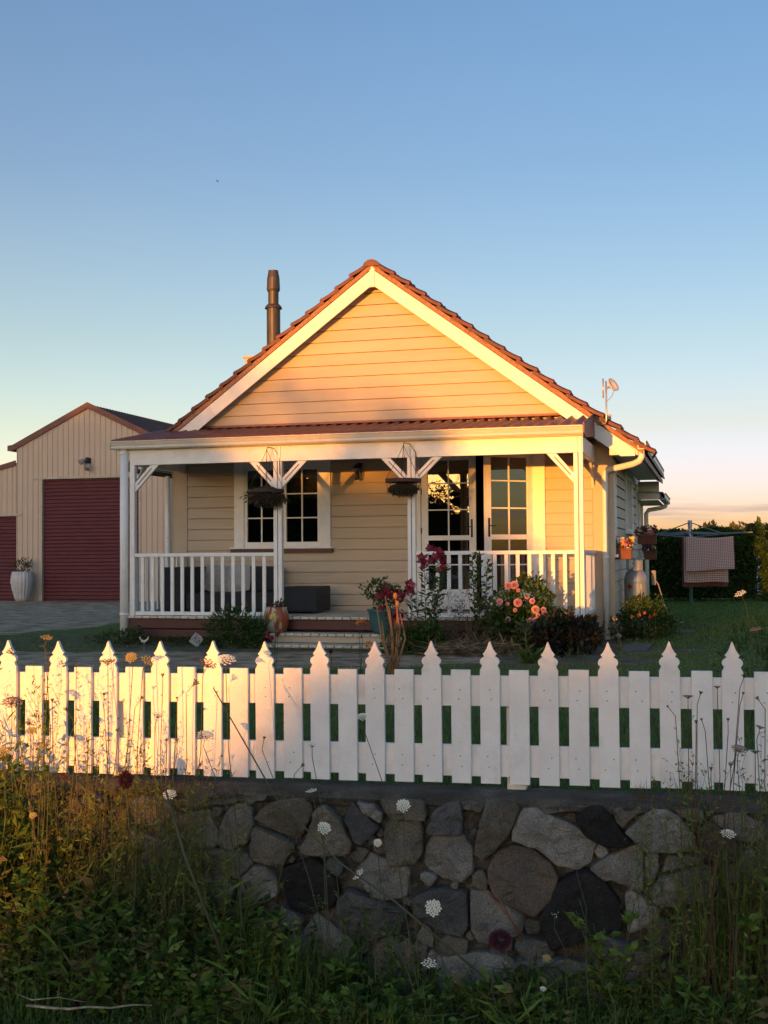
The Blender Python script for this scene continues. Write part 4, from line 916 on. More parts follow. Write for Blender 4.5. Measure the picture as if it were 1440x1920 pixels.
far(1409, 1014, 48, 30, 'bush with pale pink blossom lit by the sun behind the hedge end', [LF_O, mat('pale_blossom', (.42, .26, .22), .7), LF_B], 'blossom_bush', .13, 'bush', probs=[.5, .2, .3])
far(1438, 1014, 46, 34, 'taller rusty lit bush with white blossom at the far right', [LF_O, mat('pale_blossom', (.42, .26, .22), .7), LF_B], 'blossom_bush', .13, 'bush', probs=[.4, .25, .35])
gp = at(1446, 1127, 38); gs = thing('garden_store', 'narrow white board store at the far right edge behind the hedge', 'shed', (gp.x, gp.y, 0))
MB().box(-.22, .9, 0, .7, 0, 1.3).build('store_wall', WHITE, gs); MB().box(-.26, .94, -.05, .75, 1.301, 1.36).build('store_roof', SHEDR, gs)
# ================================================================== CLOTHES LINE
lp = at(1296, 1131, 32.5); LT = thing('rotary_clothes_line', 'rotary clothes line on a green post in the back lawn', 'clothes line', (lp.x, lp.y, 0), .2)
MB().tube([(0, 0, -.05), (0, 0, 1.2)], .05, 12).build('post', mat('green_post', (.03, .09, .08), .5), LT); MB().tube([(0, 0, 1.2), (0, 0, 2.18)], .03, 10).tube([(0, 0, 2.05), (0, 0, 2.24)], .06, 10).tube([(0, 0, 1.72), (0, 0, 1.82)], .055, 10).build('pole', STEEL, LT)
AR = 1.62
for k in range(4):
    a = math.pi/4+k*math.pi/2+.25; e = (AR*math.cos(a), AR*math.sin(a), 1.90); e2 = (AR*.55*math.cos(a), AR*.55*math.sin(a), 1.86)
    MB().tube([(.04*math.cos(a), .04*math.sin(a), 1.78), e2, e], .017, 6).build('arm', mat('dull_steel', (.16, .17, .18), .5), LT); MB().tube([(.04*math.cos(a), .04*math.sin(a), 2.17), e2], .014, 6).build('stay', mat('dull_steel', (.16, .17, .18), .5), LT)
wr = MB()
for q in (1, .85, .7, .55):
    P = []
    for k in range(5):
        a = math.pi/4+k*math.pi/2+.25; P.append(Vector((AR*q*math.cos(a), AR*q*math.sin(a), 1.86+.05*q)))
    for i in range(4): wr.tube([P[i], (P[i]+P[i+1])/2-Vector((0, 0, .03)), P[i+1]], .006, 4)
wr.build('line_wire', mat('line_wire', (.22, .27, .30), .6), LT)
def towelmat(name, c1, c2, n):
    M = bpy.data.materials.new(name); M.use_nodes = True; t = M.node_tree; b = t.nodes['Principled BSDF']; b.inputs['Roughness'].default_value = .95; b.inputs['Specular IOR Level'].default_value = .1
    uv = t.nodes.new('ShaderNodeUVMap'); s = t.nodes.new('ShaderNodeSeparateXYZ'); t.links.new(uv.outputs[0], s.inputs[0]); o = []
    for i, k in ((0, n), (1, n*.8)):
        q = t.nodes.new('ShaderNodeMath'); q.operation = 'MULTIPLY'; q.inputs[1].default_value = k; t.links.new(s.outputs[i], q.inputs[0])
        f = t.nodes.new('ShaderNodeMath'); f.operation = 'FRACT'; t.links.new(q.outputs[0], f.inputs[0]); g = t.nodes.new('ShaderNodeMath'); g.operation = 'LESS_THAN'; g.inputs[1].default_value = .38; t.links.new(f.outputs[0], g.inputs[0]); o.append(g.outputs[0])
    mx = t.nodes.new('ShaderNodeMath'); mx.operation = 'MAXIMUM'; t.links.new(o[0], mx.inputs[0]); t.links.new(o[1], mx.inputs[1])
    m = t.nodes.new('ShaderNodeMix'); m.data_type = 'RGBA'; m.inputs[6].default_value = (*c1, 1); m.inputs[7].default_value = (*c2, 1); t.links.new(mx.outputs[0], m.inputs[0]); t.links.new(m.outputs[2], b.inputs['Base Color']); return M
def towel(name, label, x0, x1, y0, y1, Y, m_, sway=.02, sl=0):
    a = at(x0, y0, Y); b = at(x1, y0, Y); c = at(x0, y1, Y); wd = b.x-a.x; h = a.z-c.z; nx_, nz_ = 26, 18; V = []; uv = []
    for k in range(nz_+1):
        for i in range(nx_+1):
            u = i/nx_; q = k/nz_; sag = .04*4*u*(1-u)
            V.append((u*wd*(1+.02*q), sway*math.sin(u*9+q*3)*(.3+q)+.012*math.sin(u*31+2*q), -q*h*(1-sl*u)-sag*(1-q)-.01*math.sin(u*7)*q))
            uv.append((u, q))
    I = np.arange((nx_+1)*(nz_+1)).reshape(nz_+1, nx_+1); Fq = np.stack([I[:-1, :-1], I[1:, :-1], I[1:, 1:], I[:-1, 1:]], -1).reshape(-1, 4)
    V = np.array(V); V2 = V+np.array([0, .05, 0]); top = (nx_+1)
    o = npmesh(name, np.concatenate([V, V2]), np.concatenate([Fq, (Fq+len(V))[:, ::-1], np.stack([I[0, :-1], I[0, 1:], I[0, 1:]+len(V), I[0, :-1]+len(V)], -1)]), m_, smooth=True)
    uvl = o.data.uv_layers.new(name='UVMap'); uva = np.array(uv+uv, dtype=np.float32); li = np.zeros(len(o.data.loops), dtype=np.int32); o.data.loops.foreach_get('vertex_index', li); uvl.data.foreach_set('uv', uva[li].ravel())
    o.location = a; return tag(o, label, 'blanket')
TW = towelmat('pink_check_cloth', (.24, .10, .09), (.56, .42, .40), 26)
towel('blanket', 'pink and white checked blanket hanging in front on the clothes line', 1287, 1375, 1006, 1071, 31.0, TW, sl=.06)
towel('blanket', 'smaller checked blanket showing below the front one on the clothes line', 1283, 1363, 1008, 1092, 31.25, TW)
towel('blanket', 'plain reddish brown blanket hanging behind the checked ones', 1279, 1362, 1007, 1100, 31.5, mat('brown_cloth', (.17, .06, .045), .95))
# ================================================================== THINGS ROUND THE HOUSE
def shrub(name, label, cat, base, blobs, leaf, mats, probs=None, up=.5, w=.5, stems=6, stemm=None):
    t = thing(name, label, cat, base); mb = MB()
    for i in range(stems):
        c, r, n = blobs[i % len(blobs)]; q = (c[0]+random.uniform(-1, 1)*r[0]*.5, c[1]+random.uniform(-1, 1)*r[1]*.5, c[2])
        mb.tube([(random.uniform(-.04, .04), random.uniform(-.04, .04), -.03), (q[0]*.6, q[1]*.6, q[2]*.5), q], [.012, .008, .003], 5)
    mb.build('stem', stemm or mat('green_stem', (.05, .07, .025), .7), t)
    foliage('leaves', blobs, leaf, mats, t, up=up, w=w, probs=probs); return t
# white fluted pot and its plant
p = at(41, 1127, 37.2); pt = MB().lathe([(.17, 0), (.22, .12), (.30, .40), (.335, .62), (.31, .86), (.28, .93), (.255, .93), (.25, .82)], n=72, flute=.035, nf=18)
o = pt.build('tall_pot', mat('white_glazed_pot', (.60, .58, .57), .45), smooth=True); o.location = (p.x, p.y, 0); tag(o, 'tall white fluted pot in front of the farm shed', 'pot')
shrub('pot_shrub', 'dark leggy shrub growing in the tall white fluted pot', 'shrub', (p.x, p.y, .82), [((0, 0, .25), (.26, .26, .22), 240), ((.08, 0, .38), (.2, .2, .15), 90)], .07, [LF_D, LF_O])
# orange and white pot by the steps
p = HW(-1.665, -.19); pt = MB().lathe([(.12, 0), (.165, .03), (.195, .14), (.19, .26), (.165, .36), (.17, .385), (.15, .385), (.145, .34)], n=32)
GP = bpy.data.materials.new('drip_glaze'); GP.use_nodes = True; t_ = GP.node_tree; b_ = t_.nodes['Principled BSDF']; b_.inputs['Roughness'].default_value = .25
c_ = t_.nodes.new('ShaderNodeTexCoord'); mp_ = t_.nodes.new('ShaderNodeMapping'); mp_.inputs['Scale'].default_value = (1, 1, .35); t_.links.new(c_.outputs['Object'], mp_.inputs[0]); n_ = t_.nodes.new('ShaderNodeTexNoise'); n_.inputs['Scale'].default_value = 9; n_.inputs['Detail'].default_value = 6; t_.links.new(mp_.outputs[0], n_.inputs[0])
r_ = t_.nodes.new('ShaderNodeValToRGB'); t_.links.new(n_.outputs[0], r_.inputs[0]); r_.color_ramp.elements[0].position = .48; r_.color_ramp.elements[0].color = (.42, .36, .27, 1); r_.color_ramp.elements[1].position = .53; r_.color_ramp.elements[1].color = (.30, .07, .03, 1); t_.links.new(r_.outputs[0], b_.inputs['Base Color'])
o = pt.build('glazed_pot', GP, smooth=True); o.location = (p.x, p.y, .198); tag(o, 'cream pot with running orange glaze at the left end of the steps', 'pot')
shrub('pot_flower', 'low dark red flowers in the cream and orange glazed pot', 'flower', (p.x, p.y, .50), [((0, 0, .09), (.15, .15, .05), 60), ((.06, 0, .13), (.07, .07, .05), 60)], .05, [LF_D, mat('deep_red_petal', (.13, .012, .02), .6)], probs=[.5, .5])
# teal pot
p = HW(.03, -.2); o = MB().lathe([(.13, 0), (.17, .06), (.21, .24), (.225, .33), (.24, .335), (.24, .365), (.205, .365), (.20, .30)], n=32).build('teal_pot', mat('teal_glaze', (.045, .13, .13), .3, (.035, .10, .105), scale=4), smooth=True)
o.location = (p.x, p.y, .198); tag(o, 'teal glazed pot at the right end of the steps', 'pot')
shrub('pot_shrub', 'bushy green shrub growing in the teal pot', 'shrub', (p.x, p.y, .5), [((-.06, 0, .34), (.22, .2, .16), 420), ((.12, 0, .26), (.2, .18, .13), 320), ((-.02, 0, .1), (.1, .1, .12), 60)], .06, [LF_M, LF_D])
# sofa on the veranda
SF = thing('outdoor_sofa', 'dark rattan corner sofa on the veranda behind the left railing', 'sofa', HW(0, 0, .432), -TH)
for nm, b in (('armrest', (-4.02, -3.62, .75, 1.75, .03, .755)), ('seat', (-3.6, -2.0, .75, 1.75, .05, .33)), ('backrest', (-3.6, -2.30, 1.62, 1.90, .34, .755)), ('footstool', (-1.98, -1.35, .80, 1.55, .03, .43))):
    x0, x1, y0, y1, z0, z1 = b
    MB().box(*b).build(nm, RATTAN, SF, bevel=.02)
def cushion(label, u, v, z, w_, h_, tilt, m_):
    mb = MB(); V = []; n = 10
    for sgn in (-1, 1):
        for i in range(n+1):
            for k in range(n+1):
                a, b = i/n*2-1, k/n*2-1; t = .07*(1-abs(a)**3)*(1-abs(b)**3)+.006; V.append((a*w_/2*(1-.06*b*b), sgn*t, b*h_/2*(1-.06*a*a)+h_/2))
    I = [[i*(n+1)+k for k in range(n+1)] for i in range(n+1)]; o = (n+1)**2; f = []
    for i in range(n):
        for k in range(n): f += [(I[i][k], I[i+1][k], I[i+1][k+1], I[i][k+1]), (o+I[i][k], o+I[i][k+1], o+I[i+1][k+1], o+I[i+1][k])]
    ob = mb.add(V, f).build('cushion', m_, smooth=True); ob.location = HW(u, v, z); ob.rotation_euler = (-.25, tilt, -TH); tag(ob, label, 'cushion')
cushion('pale grey cushion leaning in the left corner of the dark sofa', -3.38, 1.45, .765, .48, .46, .08, CUSH); cushion('second pale cushion, beside the corner one on the dark sofa', -2.98, 1.47, .765, .46, .47, -.06, mat('pale_cushion', (.46, .44, .42), .9))
# wall lantern
LA = thing('wall_lantern', 'black metal lantern on the veranda wall between window and door', 'lantern', HW(-.96, WV-.035, 2.80), -TH)
MB().box(-.04, .04, -.02, .0, -.12, .12).tube([(0, -.01, .02), (0, -.08, .10), (0, -.15, .09)], .01, 6).build('bracket', BLACK, LA, bevel=.003)
MB().lathe([(.008, .10), (.03, .08), (.085, .03), (.085, .02), (.065, .018)], (0, -.15, 0), 6).lathe([(.04, -.14), (.045, -.13), (.035, -.16), (.01, -.18)], (0, -.15, 0), 6).build('cap', BLACK, LA); MB().lathe([(.04, -.13), (.062, .02)], (0, -.15, 0), 6).build('lamp_glass', GLASS, LA)
# hanging baskets
def basket(u, z, r, label, full):
    B = thing('hanging_basket', label, 'basket', HW(u, -.19, z), -TH); mb = MB()
    mb.lathe([(r, 0), (r+.006, .004), (r+.006, .055), (r, .055), (r-.004, .05), (r-.004, .004)], n=28).build('basket_band', mat('rusty_band', (.06, .03, .025), .8), B)
    mb = MB(); 
    for k in range(14):
        t = 2*math.pi*k/14; mb.tube([(r*math.cos(t)*math.cos(q), r*math.sin(t)*math.cos(q), -r*.68*math.sin(q)) for q in (0, .5, 1, 1.5)], .0035, 4)
    for q in (.5, .95):
        mb.tube([(r*math.cos(q)*math.cos(t), r*math.cos(q)*math.sin(t), -r*.68*math.sin(q)) for t in [2*math.pi*i/20 for i in range(21)]], .003, 4)
    mb.build('wire', BLACK, B)
    mb = MB(); top = (0, .06, 3.055-z)
    for k in range(4):
        t = 2*math.pi*k/4+.4; mb.tube([(r*math.cos(t), r*math.sin(t), .05), (r*.45*math.cos(t), r*.45*math.sin(t)+.02, (3.0-z)*.55), (0, .03, 3.0-z)], .004, 5)
    mb.tube([(0, .03, 3.0-z), (.0, .06, 3.04-z), (.06, .18, 3.03-z), (.15, .185, 2.9-z), (.16, .17, 2.62-z)], .007, 6); mb.build('hanger', BLACK, B)
    n = 1400 if full else 900; d = unit(RNG.normal(size=(n, 3))); d[:, 2] = -np.abs(d[:, 2]); rr = np.array([r*.98, r*.98, r*.66]); P = d*rr*(1 if full else .97); 
    if not full: P[:, 2] = -r*.30-(-P[:, 2]*.62)
    else: P[:, 2] -= .03
    if not full: P[:, :2] *= .9
    D = RNG.normal(size=(n, 3))+np.array([0, 0, -.2]); L = RNG.uniform(.03, .07, n); V, Fq = leafarr(P, D, L, L*.22); npmesh('coir_lining', V, Fq, mat('coir', (.06, .042, .025), .95), None, B)
    mb = MB(); mb.ball((0, 0, -r*.12 if full else -r*.36), r*.86, 0, 14, 8, (1, 1, .62 if full else .38)); mb.build('soil', mat('dark_peat', (.025, .018, .012), .95, bump=1), B)
    if full: foliage('dead_plant', [((-.06, 0, -.05), (.26, .2, .12), 220), ((.18, 0, -.1), (.14, .1, .07), 90)], .09, [LF_B, LF_O], B, up=-.6, w=.3)
    else: foliage('dead_plant', [((.08, 0, -.03), (.05, .05, .06), 60)], .05, [LF_P, LF_B], B)
basket(-1.82, 2.33, .27, 'hanging basket with dead brown plant by the left veranda post', True); basket(.352, 2.44, .262, 'near empty wire hanging basket in front of the right middle post', False)
# satellite dish on its mast
DI = thing('satellite_dish', 'small white dish antenna on a bent mast at the right roof edge', 'antenna', HW(3.22, 1.35, 3.38), -TH)
MB().tube([(-.17, .15, .0), (-.02, .0, .0), (.0, 0, .05), (0, 0, .66)], .014, 8).tube([(-.045, 0, .40), (-.045, 0, .70)], .012, 8).build('mast', mat('mast_metal', (.6, .58, .54), .35, metal=.6), DI, smooth=True)
ds = MB().lathe([(.005, 0), (.06, .008), (.10, .03), (.118, .06), (.115, .064), (.08, .04), (.0, .02)], n=28); o = ds.build('dish', mat('dish_white', (.7, .68, .66), .35), DI, smooth=True); o.location = (.07, .0, .57); o.rotation_euler = (0, math.radians(62), -.5)
MB().tube([(0, 0, .55), (.07, 0, .57)], .018, 8).tube([(0, 0, .34), (.05, 0, .38), (.09, -.02, .42), (.12, -.03, .50)], .005, 6).build('bracket', STEEL, DI)
# gas bottle
GB = thing('gas_bottle', 'tall silver gas bottle with a red diamond label by the side wall', 'gas bottle', HW(3.50, 3.4), -TH)
MB().lathe([(.16, 0), (.185, .04), (.19, .10), (.19, .88), (.186, .95), (.16, 1.03), (.10, 1.09), (.05, 1.11)], n=36).lathe([(.193, .86), (.193, .875)], n=36).build('tank', mat('bottle_grey', (.36, .37, .38), .38, (.32, .33, .34), scale=3, metal=.5), GB, smooth=True)
cm_ = MB()
for a0 in (.3, 2.4, 4.5): cm_.add([(.15*math.cos(a0+q), .15*math.sin(a0+q), z) for z in (1.07, 1.27) for q in (0, .25, .5, .75, 1.0, 1.25)], [(i, i+1, i+7, i+6) for i in range(5)])
cm_.tube([(.15*math.cos(t), .15*math.sin(t), 1.27) for t in [2*math.pi*i/24 for i in range(25)]], .012, 6).tube([(0, 0, 1.09), (0, 0, 1.2)], .02, 8).box(-.05, .05, -.015, .015, 1.17, 1.2); cm_.build('collar', STEEL, GB)
def label_patch(name, cx_, cz, pts, m_):
    mb = MB(); V = [(.1925*math.cos(cx_+x/.19), .1925*math.sin(cx_+x/.19), cz+z) for x, z in pts]; mb.add(V, [tuple(range(len(pts)))]); mb.build(name, m_, GB)
label_patch('warning_label', math.radians(-118), .80, [(0, -.055), (.055, 0), (0, .055), (-.055, 0)], mat('label_red', (.42, .01, .015), .5)); label_patch('paper_label', math.radians(-75), .80, [(-.05, -.045), (.06, -.045), (.06, .045), (-.05, .045)], mat('label_pale', (.55, .55, .55), .6))
# hose
o = MB().tube([at(1226, 1084, 21.0), at(1234, 1095, 20.95), at(1241, 1118, 20.85), at(1247, 1138, 20.8), at(1258, 1155, 20.7), at(1270, 1164, 20.6), at(1281, 1167, 20.6), gpt(1262, 1172)+Vector((0, 0, .01))], .010, 6).build('garden_hose', mat('pale_hose', (.30, .28, .24), .5), smooth=True); tag(o, 'pale hose curving from the gas bottle down to the lawn', 'hose')
A_ = at(1226, 1080, 21.0); MB_ = MB().box(-.05, .03, -.05, .0, -.16, .10).build('tap_box', mat('tap_box_grey', (.25, .25, .24), .5), bevel=.015); MB_.location = A_; tag(MB_, 'small pale tap box beside the silver gas bottle', 'tap box')
# window boxes
TC = mat('terracotta_trough', (.16, .055, .038), .75, (.13, .045, .032), scale=5)
PET = {k: mat('petal_'+k, c, .6) for k, c in {'white': (.62, .60, .62), 'pink': (.48, .17, .22), 'plum': (.10, .02, .07), 'yellow': (.60, .52, .10), 'orange': (.62, .18, .02), 'red': (.20, .012, .03), 'rose': (.50, .22, .29), 'apricot': (.52, .26, .27), 'cream': (.60, .56, .42)}.items()}
def petals(name, pts, r, m_, parent, n=7, face=(0, -1, .3)):
    P = []; D = []
    for q in pts:
        k = n+random.randint(-1, 2)
        for i in range(k):
            t = 2*math.pi*i/k; d = Vector((math.cos(t), 0, math.sin(t))); d.rotate(Vector((0, 1, 0)).rotation_difference(Vector(face)+Vector((random.uniform(-.3, .3), 0, random.uniform(-.3, .3)))))
            P.append(tuple(q)); D.append(tuple(d))
    V, Fq = leafarr(np.array(P), np.array(D), r, r*.95, fold=.05); return tag(npmesh(name, V, Fq, m_, None, parent), kind='stuff' if name == 'petals' else None)
def trough(u, v, z, L, label, flabel, cols):
    t = MB(); t.prismx([(-.09, 0), (.09, 0), (.12, .17), (-.12, .17)], -L/2, L/2).box(-L/2-.012, L/2+.012, -.13, .13, .145, .18)
    o = t.build('flower_trough', TC, bevel=.006); o.location = HW(u, v, z); o.rotation_euler = (0, 0, -TH+math.pi/2*0); tag(o, label, 'planter')
    f = thing('trough_flowers', flabel, 'flowers', HW(u, v, z+.17), -TH); foliage('leaves', [((0, 0, .05), (L*.5, .12, .09), 170)], .06, [LF_D, LF_M], f)
    for c in cols: petals('petals', [(random.uniform(-L*.55, L*.55), random.uniform(-.16, .05), random.uniform(.02, .17)) for _ in range(6)], .06, PET[c], f, 5)
    for sx in (-1, 1): pass
trough(3.40, 2.25, 1.27, .24, 'terracotta trough nearest the camera on the side wall', 'white, pink and yellow pansies in the nearest wall trough', ['white', 'pink', 'white', 'red', 'yellow'])
trough(3.60, 5.4, 1.53, .34, 'upper terracotta trough under the side window', 'red and cream flowers in the upper wall trough', ['red', 'cream', 'pink'])
trough(3.47, 9.2, 1.22, .26, 'rear terracotta trough above the gas bottle', 'purple and yellow pansies in the rear trough', ['plum', 'yellow', 'plum', 'pink'])
for u, v, z, h in ((3.42, 2.03, 1.27, 0), (3.60, 5.4, 1.53, 0)):
    pass
o = MB().box(3.15, 3.42, 5.36, 5.40, 1.52, 1.53).build('trough_bracket', BLACK, HOUSE)
# plaque and bird ornament, slabs, bird in the sky
q = HW(-2.79, -.62, .0); PL = thing('garden_plaque', 'small grey square plaque with dark painted letters leaning below the veranda', 'plaque', (q.x, q.y, .10), -TH)
pb = MB().box(-.085, .085, -.008, .008, -.085, .085).build('plate', mat('plaque_grey', (.38, .38, .37), .8, bump=.4), PL, bevel=.004)
st = MB()
for a, b, c, d in ((-.065, -.05, -.03, .05), (-.03, .05, -.01, -.05), (-.06, .0, .0, .01), (.0, .045, .05, .05), (.02, .045, .02, -.045), (.03, -.045, .05, .03), (.05, .03, .075, -.04), (-.075, .055, -.02, .062)):
    dx, dz = c-a, d-b; L = math.hypot(dx, dz); nx_, nz_ = -dz/L*.004, dx/L*.004; st.prism([(a+nx_, b+nz_), (a-nx_, b-nz_), (c-nx_, d-nz_), (c+nx_, d+nz_)], -.0115, -.0085)
st.build('letters', BLACK, PL)
for o in PL.children: o.rotation_euler = (-.35, math.radians(32), 0)
q = at(270, 1203, 17.6); BO = thing('bird_ornament', 'small grey bird ornament on a thin stake below the left downpipe', 'ornament', (q.x, q.y, 0))
MB().tube([(0, 0, 0), (0, 0, .12)], .004, 5).build('stake', STEEL, BO); MB().prism([(-.07, .19), (-.055, .20), (-.045, .165), (0, .145), (.04, .165), (.07, .205), (.065, .155), (.02, .115), (-.03, .115), (-.055, .15)][::-1], -.006, .006).build('bird_cutout', STEEL, BO)
def slab(name, label, c, w_, d, rz):
    V = []; n = 9
    for z in (-.02, .035):
        for i in range(n): t = 2*math.pi*i/n; r = 1+.12*math.sin(i*2.4); V.append((w_*r*math.cos(t), d*r*math.sin(t), z))
    o = MB().add(V, [tuple(range(n-1, -1, -1)), tuple(range(n, 2*n))]+[(i, (i+1) % n, n+(i+1) % n, n+i) for i in range(n)]).build(name, mat('slab_stone', (.11, .11, .115), .9, bump=.6), bevel=.006); o.location = c; o.rotation_euler = (0, 0, rz); tag(o, label, 'slab')
g = at(1262, 1177, 20.6); slab('stone_slab', 'dark stone slab on the lawn where the hose ends', (g.x, g.y, 0), .42, .3, .2); g = at(1193, 1213, 17.2); slab('stepping_stone', 'pale stepping stone beside the flower bed at the corner of the house', (g.x, g.y, 0), .2, .8, -.3)
b = at(407.5, 339.5, 110); BI = thing('flying_bird', 'tiny dark bird flying in the clear sky', 'bird', b)
MB().tube([(-.12, 0, -.02), (-.05, 0, 0), (.05, 0, 0), (.11, 0, .01)], [.008, .03, .03, .01], 8).build('body', BLACK, BI, smooth=True)
for s in (-1, 1): MB().add([(-.04, 0, .02), (.05, 0, .02), (.03+.06*s, .14*s, .05), (-.02+.10*s, .3*s, -.03), (-.05+.04*s, .14*s, .04)], [(0, 1, 2, 4), (4, 2, 3)]).build('wing', BLACK, BI)
W_D = leafmat('weed_deep', (.045, .085, .018), (.075, .115, .028)); W_M = leafmat('weed_green', (.11, .21, .035), (.16, .25, .05)); W_Y = leafmat('weed_lime', (.17, .26, .04), (.25, .30, .07)); W_O = leafmat('weed_olive', (.13, .125, .045), (.19, .165, .07))
# ================================================================== GARDEN PLANTS ALONG THE VERANDA
def stemflower(name, label, cat, base, stems, flowers, fr, fm, leafm, leaf=.07, perm=34, npet=6, stemr=.007, w=.28, group=None):
    """stems: lists of world points; flowers: world points"""
    t = thing(name, label, cat, base, 0, group); o = Vector(base); mb = MB(); P = []; D = []
    for s in stems:
        s = [Vector(q)-o for q in s]; mb.tube(s, [stemr*(1-.5*i/(len(s)-1)) for i in range(len(s))], 6); 
        L = sum((s[i+1]-s[i]).length for i in range(len(s)-1)); n = int(L*perm)
        for k in range(n):
            q = k/n*.97; i = min(int(q*(len(s)-1)), len(s)-2); f_ = q*(len(s)-1)-i; P.append(tuple(s[i].lerp(s[i+1], f_))); a = random.random()*6.28; D.append((math.cos(a), math.sin(a), random.uniform(.1, .9)))
    mb.build('stem', mat('green_stem', (.05, .07, .025), .7), t, smooth=True)
    if P: V, Fq = leafarr(np.array(P), np.array(D), RNG.uniform(.7, 1.2, len(P))*leaf, leaf*w); npmesh('leaves', V, Fq, leafm, RNG.choice(len(leafm), len(P)), t)
    for f in flowers: petals('flower', [Vector(f)-o], fr, fm, t, npet, face=(random.uniform(-.5, .5), -1, random.uniform(0, .6)))
    return t
LILY = mat('lily_crimson', (.24, .010, .03), .5, (.14, .005, .02), scale=20)
Yb = 17.0
def st(px0, py0, px1, py1, Y, n=4, bend=0):
    a = at(px0, py0, Y); b = at(px1, py1, Y); return [a.lerp(b, i/(n-1))+Vector((bend*math.sin(math.pi*i/(n-1)), 0, 0)) for i in range(n)]
b0 = at(806, 1218, 16.9); stemflower('lily', 'tallest crimson lily in front of the french door railing', 'flower', (b0.x, b0.y, 0), [st(800, 1220, 795, 1050, 16.9), st(806, 1220, 815, 1043, 16.9), st(812, 1220, 826, 1075, 16.9), st(806, 1220, 836, 1060, 16.8, bend=-.05)],
   [at(x, y, 16.85) for x, y in ((793, 1046), (800, 1052), (818, 1036), (826, 1044), (808, 1030), (838, 1056), (829, 1068), (790, 1056), (815, 1048))], .10, LILY, [LF_D, LF_M], .12, 60, 6)
b0 = at(770, 1215, 16.6); stemflower('lily', 'middle crimson lily with a single bloom left of the tallest one', 'flower', (b0.x, b0.y, 0), [st(772, 1222, 770, 1098, 16.6), st(778, 1222, 785, 1120, 16.6)], [at(x, y, 16.55) for x, y in ((768, 1096), (773, 1104), (765, 1106))], .09, LILY, [LF_D, LF_M], .11, 60, 6)
b0 = at(738, 1215, 16.4); stemflower('lily', 'low cluster of crimson lilies beside the teal pot', 'flower', (b0.x, b0.y, 0), [st(740, 1222, x, y, 16.4) for x, y in ((712, 1122), (735, 1115), (750, 1118), (745, 1150))],
   [at(x, y, 16.35) for x, y in ((712, 1120), (724, 1116), (738, 1112), (750, 1117), (757, 1123), (742, 1128), (716, 1135), (744, 1152), (756, 1150), (736, 1162), (748, 1170), (726, 1108))], .085, LILY, [LF_D, LF_M], .09, 50, 6)
b0 = at(897, 1205, 17.4); stemflower('climbing_rose', 'leafy rose stems rising above the railing in front of the open door', 'rose', (b0.x, b0.y, 0), [st(893, 1210, 885, 1036, 17.4), st(899, 1210, 898, 1030, 17.4), st(905, 1210, 915, 1046, 17.4), st(899, 1150, 940, 1098, 17.35, bend=.02)], [], .05, LILY, [LF_D, LF_M], .10, 42, 5, .008, .55)
rp = gpt(980, 1222); rb_ = thing('rose_bush', 'rose bush with pink blooms in front of the right veranda railing', 'rose', rp)
blobs = [((-.02, .1, .34), (.42, .34, .34), 1500), ((.12, .1, .72), (.34, .26, .26), 700), ((-.22, .1, .6), (.24, .2, .22), 360), ((.3, .0, .5), (.2, .2, .2), 300), ((.12, .08, .96), (.2, .16, .12), 90)]
mb = MB()
for i in range(9): mb.tube([(random.uniform(-.06, .06), .05, -.02), (random.uniform(-.2, .25), .08, .5), (random.uniform(-.3, .38), .08, random.uniform(.75, 1.02))], [.012, .008, .004], 5)
mb.build('stem', mat('green_stem', (.05, .07, .025), .7), rb_); foliage('leaves', blobs, .075, [LF_D, LF_M], rb_, w=.6)
def rosehead(q, r, m_, parent, base):
    mb = MB(); q = Vector(q)-Vector(base)
    for ring, (rr, n, tilt, lift) in enumerate(((.30, 4, .1, .55), (.55, 5, .5, .4), (.82, 6, .85, .2), (1.0, 7, 1.15, 0))):
        for i in range(n):
            a = 2*math.pi*i/n+ring*.6; c, s = math.cos(a), math.sin(a); w_ = r*.62*(.6+.25*ring)
            def pt(x, z, o): # petal cup facing the road
                X = c*o-s*x; Z = s*o+c*x; return (q.x+X, q.y-z, q.z+Z)
            o0 = r*rr*.25; o1 = r*rr*.8; o2 = r*rr
            mb.add([pt(-w_*.4, 0, o0), pt(w_*.4, 0, o0), pt(w_*.6, r*(lift+.12), o1), pt(-w_*.6, r*(lift+.12), o1), pt(w_*.3, r*(lift+.02), o2), pt(-w_*.3, r*(lift+.02), o2)], [(0, 1, 2, 3), (3, 2, 4, 5)])
    mb.build('bloom', m_, parent)
for x, y, r, c in ((953, 1098, .075, 'rose'), (964, 1097, .085, 'rose'), (972, 1107, .04, 'rose'), (988, 1119, .05, 'rose'), (998, 1127, .06, 'rose'), (971, 1130, .09, 'rose'), (937, 1128, .065, 'rose'), (952, 1132, .04, 'rose'), (966, 1144, .045, 'apricot'), (1004, 1143, .085, 'apricot'), (1019, 1143, .055, 'apricot'), (1021, 1150, .06, 'apricot'), (1009, 1154, .05, 'apricot'), (995, 1165, .075, 'rose'), (1005, 1164, .08, 'rose'), (953, 1161, .055, 'rose')):
    rosehead(at(x, y, rp.y-.18), r*.68, PET[c], rb_, rp)
q = gpt(1062, 1228); shrub('dark_shrub', 'dense dusky purple shrub in front of the right veranda corner', 'shrub', q, [((-.1, .15, .24), (.40, .3, .24), 1500), ((.22, .15, .26), (.30, .3, .22), 1100), ((-.05, .1, .42), (.22, .2, .16), 500)], .085, [LF_P, LF_D], probs=[.75, .25])
q = gpt(875, 1222); shrub('dry_perennials', 'brown dried flower stalks in the bed below the french door', 'perennials', q, [((-.28, .15, .45), (.26, .25, .42), 700), ((.1, .15, .5), (.28, .25, .42), 700), ((.38, .1, .35), (.18, .2, .3), 300)], .05, [LF_B, LF_O, LF_D], probs=[.4, .4, .2], w=.18, stems=40, stemm=LF_B)
